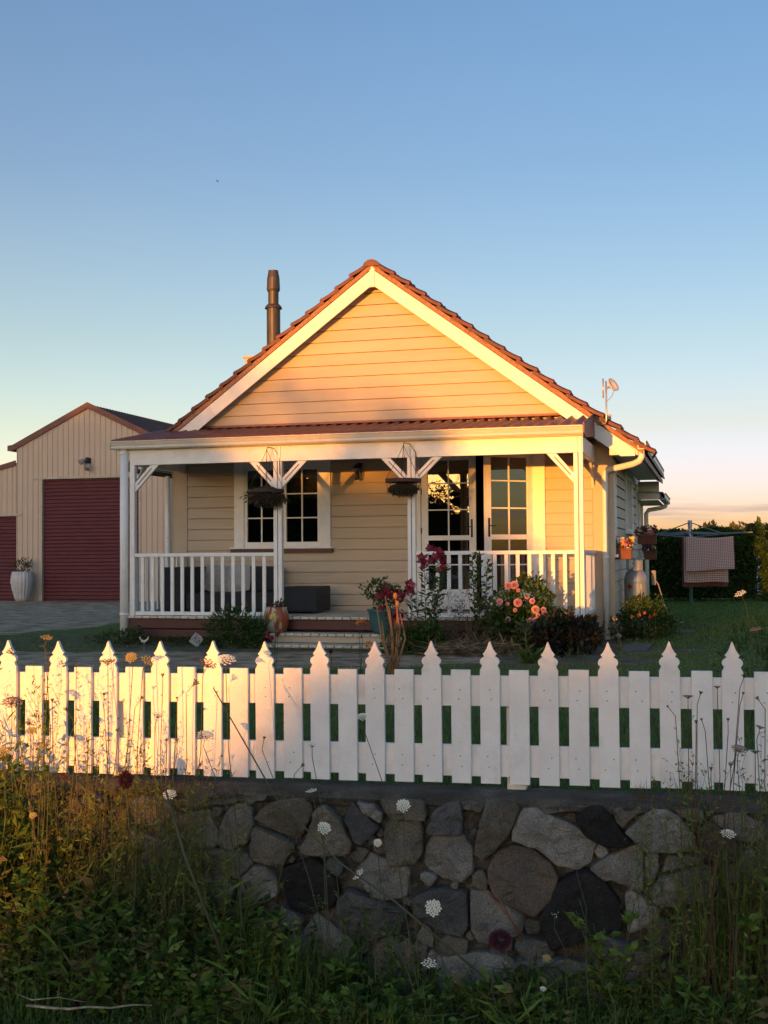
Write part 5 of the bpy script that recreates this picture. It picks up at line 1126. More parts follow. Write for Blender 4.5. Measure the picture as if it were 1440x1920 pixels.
q = gpt(775, 1226); shrub('green_perennial', 'low dark green leafy plant under the crimson lilies', 'plant', q, [((-.1, .1, .16), (.3, .2, .16), 600), ((.22, .1, .2), (.26, .2, .2), 600)], .08, [LF_D, LF_M])
q = gpt(436, 1217); shrub('green_bush', 'bushy green perennial in front of the left veranda deck', 'bush', q, [((-.2, .1, .26), (.2, .22, .26), 700), ((.08, .1, .3), (.22, .22, .28), 800), ((.3, .1, .22), (.16, .2, .22), 500), ((-.05, .1, .5), (.12, .1, .12), 120)], .075, [LF_M, LF_D], w=.3, stems=16)
q = gpt(487, 1212)
def straps(name, label, base, n, L, m_, lean=.6, w=.022):
    t = thing(name, label, 'plant', base); P = np.zeros((n, 3)); P[:, :2] = RNG.normal(size=(n, 2))*.04
    V, Fq = bladearr(P, RNG.uniform(.7, 1, n)*L, w, RNG.uniform(.1, lean, n)); npmesh('leaves', V, Fq, m_, RNG.choice(len(m_), len(Fq)), t); return t
straps('strap_leaf_plant', 'strap leaved plant beside the orange glazed pot', q, 34, .62, [LF_D, LF_M], .8, .03)
q = gpt(1185, 1200); shrub('silver_bush', 'grey green mound of small leaves at the house corner', 'bush', q, [((-.12, .2, .2), (.26, .3, .2), 900), ((.2, .3, .2), (.26, .3, .22), 900)], .05, [LF_S, LF_D, LF_O], probs=[.35, .45, .2])
q = HW(3.75, 1.9); shrub('side_bush', 'dark green bush growing up in front of the gas bottle', 'bush', q, [((0, 0, .35), (.38, .4, .30), 1500), ((.25, .2, .25), (.3, .3, .22), 700), ((-.1, .1, .52), (.22, .2, .16), 400)], .06, [LF_D, LF_M])
q = HW(3.86, 1.2); mg = stemflower('marigold', 'bright orange marigolds between the bushes at the side wall', 'flower', q, [[q+Vector((.085*k-.28, 0, .15)), q+Vector((.085*k-.28, 0, .38))] for k in range(5)], [q+Vector((.085*k-.28, -.05*(k % 2), .40+.035*(k % 3))) for k in range(5)], .04, PET['orange'], [LF_D], .06, 30, 8)
q = gpt(1243, 1190); shrub('low_weeds', 'sprawling green weeds at the foot of the side bed, by the hose', 'weeds', q, [((0, .4, .1), (.35, .8, .12), 900), ((-.2, -.1, .08), (.3, .3, .09), 400)], .05, [LF_M, LF_D, LF_O])
q = gpt(222, 1210); shrub('creeping_weeds', 'creeping green weeds round the foot of the left downpipe', 'weeds', q, [((0, .2, .08), (.45, .3, .13), 800), ((.2, .1, .12), (.2, .2, .16), 300)], .05, [LF_D, LF_M, LF_O])
q = gpt(330, 1212); shrub('low_weeds', 'thin low weeds below the left veranda skirt boards', 'weeds', q, [((0, .2, .05), (.6, .2, .08), 500)], .045, [LF_D, LF_M])
for px, py, lab in ((1153, 1160, 'round seed head on a bent stalk beside the right downpipe'), (1160, 1192, 'lower round seed head on a stalk beside the right downpipe')):
    b = at(px+4, 1250, 14.2); b.z = 0; tq = at(px, py, 14.2); t = thing('seed_head', lab, 'seed head', b); o = tq-b
    MB().tube([(0, 0, 0), (.03, 0, o.z*.4), (o.x+.02, 0, o.z*.8), tuple(o)], .004, 5).build('stalk', LF_Y, t); n = 160; d = unit(RNG.normal(size=(n, 3))); V, Fq = leafarr(np.tile(np.array(o), (n, 1)), d, .032, .008); npmesh('head', V, Fq, [LF_O, PET['cream']], RNG.choice(2, n), t)
# green pods in front of the rose bush
b = gpt(993, 1246); t = stemflower('poppy_pods', 'pale green upright stalks with broad base leaves before the rose bush', 'plant', b, [[b, at(985, 1190, b.y), at(x, y, b.y)] for x, y in ((975, 1160), (984, 1168), (1000, 1150), (990, 1162))], [], .05, LILY, [LF_Y, LF_M], .14, 9, 5, .008, .3)
n = 26; P = np.zeros((n, 3)); P[:, :2] = RNG.normal(size=(n, 2))*.03; a = RNG.uniform(0, 6.28, n); D = np.stack([np.cos(a)*.7, np.sin(a)*.7, RNG.uniform(.5, 1.2, n)], 1); V, Fq = leafarr(P, D, RNG.uniform(.16, .34, n), .05); npmesh('base_leaves', V, Fq, [LF_M, LF_Y], RNG.choice(2, n), t)
# dried orange stalks behind the fence
b = at(738, 1262, 13.3); b.z = 0; t = thing('dried_stalks', 'dried orange brown stalks with two seed pods behind the central fence pickets', 'stalks', b); mb = MB()
for x, y, m in ((706, 1135, -8), (722, 1118, 4), (741, 1120, 10), (750, 1150, 16), (716, 1165, -6), (730, 1140, 2), (745, 1134, 3)):
    p1 = at(x, y, 13.3)-b; pm = at((738+x)/2+m, (1262+y)/2-10, 13.3)-b; mb.tube([(0, 0, 0), tuple(pm), tuple(p1)], [.016, .012, .006], 6)
mb.build('stalk', mat('dry_orange', (.36, .16, .07), .8, (.25, .13, .07), scale=10), t, smooth=True); mb = MB()
for x, y in ((741, 1117), (745, 1132)): mb.ball(tuple(at(x, y, 13.25)-b), .03, 0, 8, 6, (.8, .8, 1.2))
mb.build('seed_pod', mat('pod_orange', (.45, .22, .06), .7), t); P = []; D = []
for k in range(40): P.append((random.uniform(-.05, .05), 0, random.uniform(.2, .7))); D.append((random.uniform(-.6, .6), random.uniform(-.3, .3), -1))
V, Fq = leafarr(np.array(P), np.array(D), .18, .022); npmesh('withered_leaves', V, Fq, LF_B, None, t)
b = at(676, 1262, 13.6); b.z = 0; stemflower('orange_poppy', 'two orange buds on thin stalks left of the dried stalks', 'flower', b, [[b, at(673, 1170, 13.6)], [b, at(682, 1168, 13.6)]], [at(673, 1167, 13.6), at(682, 1165, 13.6), at(690, 1208, 13.4)], .045, PET['orange'], [LF_O], .05, 8, 8, .004)
b = at(516, 1265, 13); b.z = 0; stemflower('wine_red_flower', 'wine red flowers and one yellow bloom on thin stems before the steps', 'flower', b, [[b, at(502, 1190, 13)], [b, at(508, 1196, 13)], [b, at(521, 1190, 13)]], [at(501, 1189, 13), at(503, 1192, 13), at(509, 1196, 13), at(521, 1190, 13)], .036, PET['red'], [LF_O], .05, 6, 9, .004)
b = at(513, 1262, 13.1); b.z = 0; stemflower('yellow_flower', 'single yellow flower above the wine red ones', 'flower', b, [[b, at(517, 1175, 13.1), at(511, 1158, 13.1)]], [at(511, 1157, 13.1), at(512, 1158, 13.1)], .04, PET['yellow'], [LF_O], .05, 5, 8, .004)
for i, (x, y) in enumerate(((1068, 1210), (1083, 1209), (1097, 1222), (1054, 1230), (620, 1222))):
    b = at(x, 1290, 9.4); b.z = 0; q = at(x, y, 9.4)-b; t = thing('scabious', ['dark round scabious head left of the pair behind the fence', 'dark scabious head, right one of the pair behind the fence', 'dark scabious head nearest the picket right of the pair', 'lowest dark scabious head beside a flat picket', 'lone dark scabious head behind the middle of the fence'][i], 'flower', b)
    MB().tube([(0, 0, 0), (.02, 0, q.z*.5), tuple(q)], .003, 5).build('stem', LF_M, t); n = 80; d = unit(RNG.normal(size=(n, 3))); V, Fq = leafarr(np.tile(np.array(q), (n, 1)), d, .018, .008); npmesh('bloom', V, Fq, mat('plum_black', (.03, .004, .012), .7), None, t)
b = at(1415, 1300, 9.6); b.z = 0; shrub('feathery_plant', 'tall feathery green plant behind the fence at the right edge', 'plant', b, [((0, 0, .45), (.26, .2, .35), 900), ((.2, 0, .7), (.15, .12, .2), 250)], .08, [LF_M, LF_D], w=.12, stems=14)
# straw heap, stuff
n = 1500; q = gpt(890, 1226); P = np.stack([q.x+RNG.normal(size=n)*.38, q.y+RNG.normal(size=n)*.2, RNG.uniform(0, .16, n)], 1); D = np.stack([RNG.normal(size=n), RNG.normal(size=n)*.5, RNG.normal(size=n)*.3], 1)
V, Fq = leafarr(P, D, RNG.uniform(.1, .32, n), .010); tag(npmesh('straw', V, Fq, [LF_B, mat('straw_pale', (.30, .21, .12), .9)], RNG.choice(2, n)), 'heap of dry brown plant litter in the flower bed', None, None, 'stuff')
# ================================================================== YARD GRASS
def inany(x, y, L): return any(poly_in(x, y, q) for q in L)
P = []
while len(P) < 42000:
    y = 6.6+14*RNG.uniform()**1.3; x = RNG.uniform(-.36, .36)*y
    if y > 14 and inany(x, y, GRAVEL) and not inany(x, y, GRASSISLE) and RNG.uniform() < .97: continue
    if inany(x, y, DIRT) and RNG.uniform() < .8: continue
    if (Vector((x, y, 0))-OH).dot(VH) > -.1 and -4.3 < (Vector((x, y, 0))-OH).dot(UH) < 3.3: continue
    if (Vector((x, y, 0))-OF).dot(VF) < .3: continue
    P.append((x, y, 0))
P = np.array(P); n = len(P); V, Fq = bladearr(P, RNG.uniform(.03, .075, n)*(1+.6*(P[:, 1] < 11)), RNG.uniform(.004, .008, n), RNG.uniform(.1, .8, n))
tag(npmesh('lawn_grass', V, Fq, [W_D, W_M, W_O], RNG.choice(3, len(Fq), p=[.3, .5, .2])), 'short grass of the yard behind the picket fence', None, None, 'stuff')
P = []
while len(P) < 26000:
    y = 17+18*RNG.uniform(); x = RNG.uniform(.20, .34)*y
    P.append((x, y, 0))
P = np.array(P); n = len(P); V, Fq = bladearr(P, RNG.uniform(.025, .06, n), RNG.uniform(.008, .016, n), RNG.uniform(.1, .9, n))
tag(npmesh('back_lawn_grass', V, Fq, [W_D, W_M], RNG.choice(2, len(Fq), p=[.5, .5])), 'short green grass of the lawn round the clothes line', None, None, 'stuff')
P = []
while len(P) < 110: 
    x, y = RNG.uniform(-.3, .45)*16, RNG.uniform(11, 22)
    if x/y < .19 or x/y > .33: continue
    P.append((x, y, .05))
P = np.array(P); n = len(P)*5; a = np.tile(np.arange(5)*1.2566, len(P)); V, Fq = leafarr(np.repeat(P, 5, 0), np.stack([np.cos(a), np.sin(a), np.full(n, .6)], 1), .009, .007); tag(npmesh('lawn_daisies', V, Fq, PET['white']), 'scattered tiny white daisies in the lawn', None, None, 'stuff')
# ================================================================== FOREGROUND WEEDS
def FWn(u, v, z): return np.stack([OF.x+UF.x*u+VF.x*v, OF.y+UF.y*u+VF.y*v, z], 1)
WTOP = interp([-3.2, -2.2, -1.9, -1.6, -1.2, -.9, -.6, -.45, -.2, .1, .5, .9, 1.2, 1.45, 1.7, 2.4], [.80, .74, .62, .38, .04, -.13, -.22, -.18, -.38, -.46, -.48, -.46, -.40, -.28, .0, .2])
WM = [W_D, W_M, W_Y, W_O, LF_B]
def ribbon(base, mid, tip, wv):
    n = len(base); out = []
    for ax in (np.array([1, 0, 0]), np.array([0, 1, 0])):
        q = np.stack([base-ax*wv[:, None], base+ax*wv[:, None], mid+ax*wv[:, None]*.8, mid-ax*wv[:, None]*.8, tip+ax*wv[:, None]*.35, tip-ax*wv[:, None]*.35], 1).reshape(-1, 3)
        b = np.arange(n)[:, None]*6; out.append((q, np.concatenate([b+np.array([0, 1, 2, 3]), b+np.array([3, 2, 4, 5])])))
    return out
def verge_weeds():
    parts = []
    n = 2750; u = np.concatenate([RNG.uniform(-3.2, -.7, 1950), RNG.uniform(-.8, 2.4, 800)]); v = -.28-RNG.uniform(0, 1, n)**1.3*.42; top = np.array([WTOP(x) for x in u])
    pn = np.array([noise.noise(Vector((a*3.2, b*4, 1.7))) for a, b in zip(u, v)]); kn = np.array([noise.noise(Vector((a*2.4, b*5, 9.1))) for a, b in zip(u, v)])
    H = (top+.75+pn*.16)*RNG.uniform(.3, 1.0, n)*np.clip(1-(-v-.28)*1.2, .3, 1); H = np.maximum(H, .08)
    kind = np.where(kn < -.12, 0, np.where(kn < .06, 1, np.where(kn < .2, 2, 3)))      # ferny, small leaf, broad, grassy
    az = RNG.uniform(0, 6.28, n); le = RNG.uniform(.05, .35, n)*H
    base = FWn(u, v, np.full(n, -.75)); tip = base+np.stack([np.cos(az)*le, np.sin(az)*le*.6, H], 1); mid = (base+tip)/2+np.stack([np.cos(az)*le*-.2, np.zeros(n), np.zeros(n)], 1)
    for q, f in ribbon(base, mid, tip, .0018+.0012*H): parts.append((q, f, RNG.choice([1, 3], len(f))))
    tone = RNG.choice([0, 1, 1, 3], n)
    for k in range(34):
        t = RNG.uniform(.05, 1, n)**.8; keep = (RNG.uniform(0, 1, n) < np.clip(H*2.2, .3, 1))*(RNG.uniform(0, 1, n) < np.where(kind == 3, .4, .9))
        keep = keep.astype(bool); P = np.where(t[:, None] < .5, base+(mid-base)*t[:, None]*2, mid+(tip-mid)*(t[:, None]*2-1))[keep]; m_ = len(P); kd = kind[keep]
        a = RNG.uniform(0, 6.28, m_); D = np.stack([np.cos(a), np.sin(a), RNG.uniform(-.3, 1.1, m_)], 1)
        L = np.choose(kd, [RNG.uniform(.015, .03, m_), RNG.uniform(.02, .05, m_), RNG.uniform(.05, .10, m_), RNG.uniform(.07, .20, m_)]); W_ = np.choose(kd, [L*.25, L*.5, L*.42, L*.09])
        V, f = leafarr(P+unit(D)*.004, D, L, W_); tn = np.where(RNG.uniform(0, 1, m_) < .22, RNG.choice([0, 1, 2, 3], m_), tone[keep]); parts.append((V, f, tn))
        fern = kd == 0
        if k < 20 and fern.sum():
            Pf, Df = P[fern], unit(D[fern])
            for j in range(3):
                V, f = leafarr(Pf+Df*(.008+.010*j), Df+RNG.normal(size=Pf.shape)*.8, .018, .0035); parts.append((V, f, np.where(RNG.uniform(0, 1, len(f)) < .3, 2, 1)))
        br = kd == 2
        if k < 16 and br.sum():
            for sg in (-1, 1):
                S = np.cross(unit(D[br]), [0, 0, 1]); V, f = leafarr(P[br]+unit(D[br])*L[br][:, None]*.3, unit(D[br])+S*sg*.9, L[br]*.55, L[br]*.28); parts.append((V, f, tn[br]))
    # thin branching stalks that stand up in front of the pickets
    N1 = 290; u1 = np.concatenate([RNG.uniform(-2.7, -.70, 225), RNG.uniform(1.25, 2.1, 65)]); top1 = np.where(u1 < 0, RNG.uniform(0, 1, N1)**1.5*.90*np.clip((-.3-u1)/1.2, .3, 1)-.05, RNG.uniform(-.1, .62, N1)); v1 = -RNG.uniform(.27, .5, N1)
    b1 = FWn(u1, v1, np.full(N1, -.75)); t1 = FWn(u1+RNG.normal(size=N1)*.13, v1, top1); m1 = (b1+t1)/2+RNG.normal(size=(N1, 3))*np.array([.03, .02, 0]); SB = [(b1, m1, t1, np.full(N1, .0016))]
    ends = [t1]
    for k in range(5):
        q = RNG.uniform(.45, .95, N1); p = m1+(t1-m1)*(q*2-1)[:, None]*(q > .5)[:, None]; e = p+np.stack([RNG.normal(size=N1)*.07, RNG.normal(size=N1)*.03, RNG.uniform(.04, .16, N1)], 1); SB.append((p, (p+e)/2+RNG.normal(size=p.shape)*.008, e, np.full(N1, .0009))); ends.append(e)
        e2 = e+np.stack([RNG.normal(size=N1)*.03, RNG.normal(size=N1)*.015, RNG.uniform(.01, .05, N1)], 1); SB.append((p+(e-p)*.6, (p+e2)/2, e2, np.full(N1, .0007))); ends.append(e2)
    for A in SB:
        for q, f in ribbon(*A): parts.append((q, f, RNG.choice([1, 3, 3, 4], len(f))))
    E_ = np.concatenate(ends); 
    for j in range(5): V, f = leafarr(E_, RNG.normal(size=E_.shape)+np.array([0, 0, .8]), RNG.uniform(.006, .016, len(E_)), .004); parts.append((V, f, RNG.choice([1, 2, 3, 4], len(f))))
    for j in range(34):
        q = (RNG.uniform(.2, 1, N1)**.8)[:, None]; p = b1+(m1-b1)*np.minimum(q*2, 1)+(t1-m1)*np.maximum(q*2-1, 0); V, f = leafarr(p, RNG.normal(size=p.shape)+np.array([0, 0, .5]), RNG.uniform(.014, .042, N1), RNG.uniform(.004, .012, N1)); parts.append((V, f, RNG.choice([1, 2, 2, 3], len(f))))
    V, f, mi = join(parts); print('weeds', len(f)); tag(npmesh('weeds', V, f, WM, mi), 'tangle of roadside weeds against the foot of the stone wall, golden where the sun reaches', None, None, 'stuff')
verge_weeds()
def verge_grass():
    n = 17000; u = RNG.uniform(-3.2, 2.6, n); v = -.27-RNG.uniform(0, 1, n)*1.3; P = FWn(u, v, np.full(n, -.755)); H = RNG.uniform(.05, .20, n)*np.clip(1.15-(-v-.27)*.55, .35, 1); V, f = bladearr(P, H, RNG.uniform(.0025, .006, n), RNG.uniform(.2, 1.1, n))
    mi = RNG.choice([0, 1, 3, 4], len(f), p=[.38, .37, .15, .10]); parts = [(V, f, mi)]
    n = 5000; u = RNG.uniform(-3.2, 2.6, n); v = -.3-RNG.uniform(0, 1, n)*1.1; P = FWn(u, v, -.75+RNG.uniform(0, .05, n)); D = RNG.normal(size=(n, 3))*np.array([1, 1, .25]); V, f = leafarr(P, D, RNG.uniform(.05, .22, n), .004, fold=.02); parts.append((V, f, RNG.choice([4, 4, 5, 3], n)))
    n = 6000; u = RNG.uniform(-3.2, 2.6, n); v = -.3-RNG.uniform(0, 1, n)*.9; P = FWn(u, v, -.74+RNG.uniform(0, .06, n)); D = RNG.normal(size=(n, 3))+np.array([0, 0, .6]); V, f = leafarr(P, D, RNG.uniform(.015, .04, n), RNG.uniform(.01, .025, n)); parts.append((V, f, RNG.choice([0, 1], n)))
    V, f, mi = join(parts); tag(npmesh('verge_grass', V, f, [W_D, W_M, W_Y, W_O, LF_B, mat('straw_grey', (.22, .17, .13), .9)], mi), 'grass, clover and dead straw along the front of the verge', None, None, 'stuff')
verge_grass()
# tall grass tuft at the right, and leafy plants one can tell apart
def tuft(name, label, u, v, z, n, H, spread, mats, lean=.35, wd=.005, seed=False, probs=None):
    t = thing(name, label, 'grass tuft', FW(u, v, z)); P = np.zeros((n, 3)); P[:, 0] = RNG.normal(size=n)*spread; P[:, 1] = RNG.normal(size=n)*spread*.5
    V, f = bladearr(P, RNG.uniform(.35, 1, n)*H, wd, RNG.uniform(.05, lean, n)); npmesh('blades', V, f, mats, RNG.choice(len(mats), len(f), p=probs), t); return t
tuft('grass_tuft', 'tall mixed green and straw grass tuft against the wall at the right', 1.56, -.30, -.75, 420, .98, .07, [W_M, W_D, LF_B, W_Y], .3, .005, probs=[.4, .3, .15, .15])
tuft('grass_tuft', 'second tall grass tuft, hard against the right edge of the photo', 1.80, -.32, -.75, 380, 1.0, .08, [W_M, W_D, LF_B], .35, .005)
tuft('grass_tuft', 'lush green grass clump below the middle left of the wall', -.52, -.42, -.75, 420, .46, .14, [W_M, W_D, W_Y], .5, .006)
tuft('grass_tuft', 'small tuft of grass growing on the wall top at the right', 1.42, -.14, .22, 40, .18, .03, [LF_M, LF_B], .5, .003)
tuft('grass_tuft', 'small dry tuft on the wall top near the fourth picket from the right', 1.24, -.13, .22, 30, .14, .03, [LF_B, LF_O], .6, .003)
def lobed(name, label, u, v, z, n, H, L, mats, spread=.08, cat='plant'):
    """clump of stalks with lobed leaves made of several overlapping blades"""
    t = thing(name, label, cat, FW(u, v, z)); mb = MB(); P = []; D = []; Ls = []; Ws = []
    for i in range(n):
        a = random.random()*6.28; h = H*random.uniform(.4, 1); bx_, by_ = random.gauss(0, spread), random.gauss(0, spread*.5); tx, ty = bx_+math.cos(a)*h*.25, by_+math.sin(a)*h*.2
        mb.tube([(bx_, by_, 0), ((bx_+tx)/2, (by_+ty)/2, h*.55), (tx, ty, h)], [.004, .003, .002], 5)
        for k in range(max(4, int(h*22))):
            q = random.uniform(.3, 1); pa = Vector((bx_+(tx-bx_)*q, by_+(ty-by_)*q, h*q)); az = random.random()*6.28; d = Vector((math.cos(az), math.sin(az), random.uniform(0, .9))).normalized(); l = L*random.uniform(.5, 1.15)
            for s_ in range(5):
                off = (s_-2)*.5; dd = (d+d.cross(Vector((0, 0, 1)))*off).normalized(); P.append(tuple(pa+d*l*.35*(1-abs(off)*.2))); D.append(tuple(dd)); Ls.append(l*(.65-abs(off)*.15)); Ws.append(l*.3)
            P.append(tuple(pa)); D.append(tuple(d)); Ls.append(l*.7); Ws.append(l*.16)
    mb.build('stalk', LF_M, t); V, f = leafarr(np.array(P), np.array(D), np.array(Ls), np.array(Ws), fold=.08); npmesh('leaves', V, f, mats, RNG.choice(len(mats), len(f)), t)
lobed('leafy_weed', 'bright green lobed weed clump standing left of the black stone hollow', -.46, -.50, -.75, 16, .50, .075, [W_M, W_Y], .10)
lobed('leafy_weed', 'broad leaved weed low at the left, in front of the sunlit stalks', -1.32, -.50, -.75, 16, .50, .085, [W_M, W_D], .12)
lobed('leafy_weed', 'upright leafy weed in front of the light grey stones at the right', 1.13, -.36, -.75, 7, .62, .09, [W_M, W_Y], .03)
lobed('leafy_weed', 'low dark leafy weed at the bottom edge left of centre', -.88, -.58, -.75, 12, .36, .07, [LF_D, LF_M], .12)
lobed('leafy_weed', 'leafy weed growing at the far left edge in the sunlight', -1.92, -.42, -.75, 16, .85, .07, [LF_M, LF_Y], .1)
lobed('leafy_weed', 'ferny dark weed climbing before the brown stone left of the slate point', -.06, -.30, -.75, 12, .62, .045, [W_D, W_M], .14)
lobed('leafy_weed', 'weed with small leaves below the open white flower and brown stone', .10, -.36, -.75, 12, .44, .05, [W_M, W_D], .12)
for (u_, v_, n_, h_, l_, ms, lb) in ((-1.72, -.55, 10, .40, .10, [W_M, W_Y], 'large leaved weed in the sun at the lower left corner'), (-1.02, -.62, 9, .30, .10, [W_M, W_D], 'large leaved weed just above the fallen branch end'), (-.72, -.40, 12, .52, .08, [W_M, W_D], 'tall bushy weed between the thick leaning stalk and the lush grass'),
    (.42, -.50, 9, .26, .08, [W_M, W_D], 'low leafy weed under the brown stone in the middle'), (.78, -.55, 10, .28, .085, [W_M, W_Y], 'low leafy weed under the black stone'), (1.42, -.60, 9, .30, .09, [W_M, W_D], 'low leafy weed in front of the tall right hand grass'), (-.12, -.62, 8, .22, .08, [W_M, W_Y], 'small leafy weed at the bottom edge just left of centre')):
    lobed('leafy_weed', lb, u_, v_, -.75, n_, h_, l_, ms, .10)
for (u_, v_, n_, h_, lb) in ((-1.45, -.75, 160, .22, 'short bright grass tuft at the bottom edge, under the fallen branch'), (.15, -.70, 150, .24, 'grass tuft at the bottom edge in the middle'), (1.05, -.72, 170, .26, 'arching grass tuft at the bottom right of centre'), (1.72, -.62, 170, .34, 'broad bladed grass tuft in the bottom right corner'), (-.28, -.40, 150, .40, 'tall grass beside the lush clump, before the dark hollow')):
    tuft('grass_tuft', lb, u_, v_, -.75, n_, h_, .09, [W_M, W_D, W_Y], .9, .006)
# ---- wild carrot and other flower stalks, each a thing
WHF = mat('floret_white', (.88, .86, .74), .7, (.80, .78, .62), scale=60); BRF = mat('floret_brown', (.14, .095, .06), .8); PKF = mat('floret_pink', (.38, .24, .22), .7); PLF = mat('floret_plum', (.06, .010, .025), .8); YEF = mat('floret_yellow', (.50, .38, .12), .7); STG = mat('stalk_green', (.055, .075, .03), .7, (.08, .07, .04), scale=15); STR = mat('stalk_red_brown', (.12, .05, .035), .7)
def umbel(kind, r, tilt):
    """returns meshes: rays, florets. kind o open dome, f flat, c closed nest, b ball"""
    ra = MB(); fl = MB(); n = {'o': 38, 'f': 20, 'c': 18, 'b': 30, 's': 8}[kind]
    for i in range(n):
        q = math.sqrt((i+.5)/n); a = i*2.39996
        if kind in 'of': p = Vector((r*q*math.cos(a), r*q*math.sin(a), r*(.55-.38*q*q) if kind == 'o' else r*(.35+.1*q)))
        elif kind == 'c': p = Vector((r*.55*math.sin(q*2.2)*math.cos(a), r*.55*math.sin(q*2.2)*math.sin(a), r*(1.1-.35*q)))
        elif kind == 's': p = Vector((r*random.uniform(-1, 1), r*random.uniform(-1, 1), r*random.uniform(.2, 1.2)))
        else:
            z_ = 1-2*(i+.5)/n; p = Vector((math.cos(a)*math.sqrt(1-z_*z_), math.sin(a)*math.sqrt(1-z_*z_), z_))*r*.8+Vector((0, 0, r*.8))
        ra.tube([(0, 0, 0), tuple(p*.55+Vector((0, 0, -r*.06))), tuple(p)], .0009, 3, cap=False)
        k = 7 if kind in 'of' else 4; rr = r*(.145 if kind != 'c' else .12)
        for j in range(k):
            a2 = j*2.4; q2 = math.sqrt(j/k); c = p+Vector((rr*q2*math.cos(a2), rr*q2*math.sin(a2), rr*.25*(1-q2))); s = rr*.52
            fl.add([c+Vector((s, 0, 0)), c+Vector((0, s, 0)), c+Vector((-s, 0, 0)), c+Vector((0, -s, 0)), c+Vector((0, 0, s*.6)), c-Vector((0, 0, s*.6))], [(0, 1, 4), (1, 2, 4), (2, 3, 4), (3, 0, 4), (1, 0, 5), (2, 1, 5), (3, 2, 5), (0, 3, 5)])
    for j in range(9):     # bracts
        a = j*.698; ra.tube([(0, 0, 0), (r*.3*math.cos(a), r*.3*math.sin(a), -r*.10)], .0008, 3, cap=False)
    return ra, fl
def carrot(px, py, kind, r, fm, label, v=-.42, bx=None, tilt=(0, 0), bend=.03, stem=None, name='wild_carrot', cat='flower', by=None, sprig=True, sr=.0026):
    # head on its sight line, at distance v in front of the pickets
    a = (px-720)/2250; b = -(py-960)/2250; d = F+RT*a+UP*b; C0 = Vector((0, 0, CAMZ)); t = (v-(C0-OF).dot(VF))/d.dot(VF); H = C0+d*t; hu = (H-OF).dot(UF)
    bu = hu if bx is None else hu+bx; vb = min(v, -.25); B = FW(bu, vb-.03, -.75) if by is None else FW(bu, v, by)
    T = thing(name, label, cat, B); o = H-B; mb = MB(); n = 9; pts = []
    sid = Vector((UF.x, UF.y, 0))*bend*random.choice((-1, 1)); tl = Vector((tilt[0], tilt[1], 1)).normalized()
    for i in range(n):
        q = i/(n-1); p = o*q+sid*math.sin(q*math.pi*1.5)*(1-.3*q); p.x -= o.x*(q-q**1.6); pts.append(p)
    pts[-2] = o-tl*(.05); pts[-1] = o
    mb.tube(pts, [sr*(1.35-.75*i/(n-1)) for i in range(n)], 5, cap=False)
    sm = stem or STG; mb.build('stem', sm, T, smooth=True)
    ra, fl = umbel(kind, r, tilt); rot = Vector((0, 0, 1)).rotation_difference(tl)
    for mb_, nm, m_ in ((ra, 'rays', sm), (fl, 'florets', fm)):
        ob = mb_.build(nm, m_, T); ob.location = o; ob.rotation_mode = 'QUATERNION'; ob.rotation_quaternion = rot
    if sprig and o.z > .25:      # fine divided leaves and side shoots low on the stalk
        P = []; D = []
        for k in range(4):
            q = random.uniform(.12, .7); i = int(q*(n-1)); p = pts[i]; az = random.random()*6.28; d2 = Vector((math.cos(az), math.sin(az)*.6, .7)).normalized(); L = random.uniform(.04, .11)
            for s_ in range(16): P.append(tuple(p+d2*L*s_/16)); e = (d2+Vector((random.gauss(0, 1), random.gauss(0, 1), random.gauss(0, .6)))).normalized(); D.append(tuple(e))
        V, f = leafarr(np.array(P), np.array(D), .020, .0035); npmesh('leaf', V, f, [W_M, W_Y], RNG.choice(2, len(f)), T)['kind'] = 'stuff'
    return T
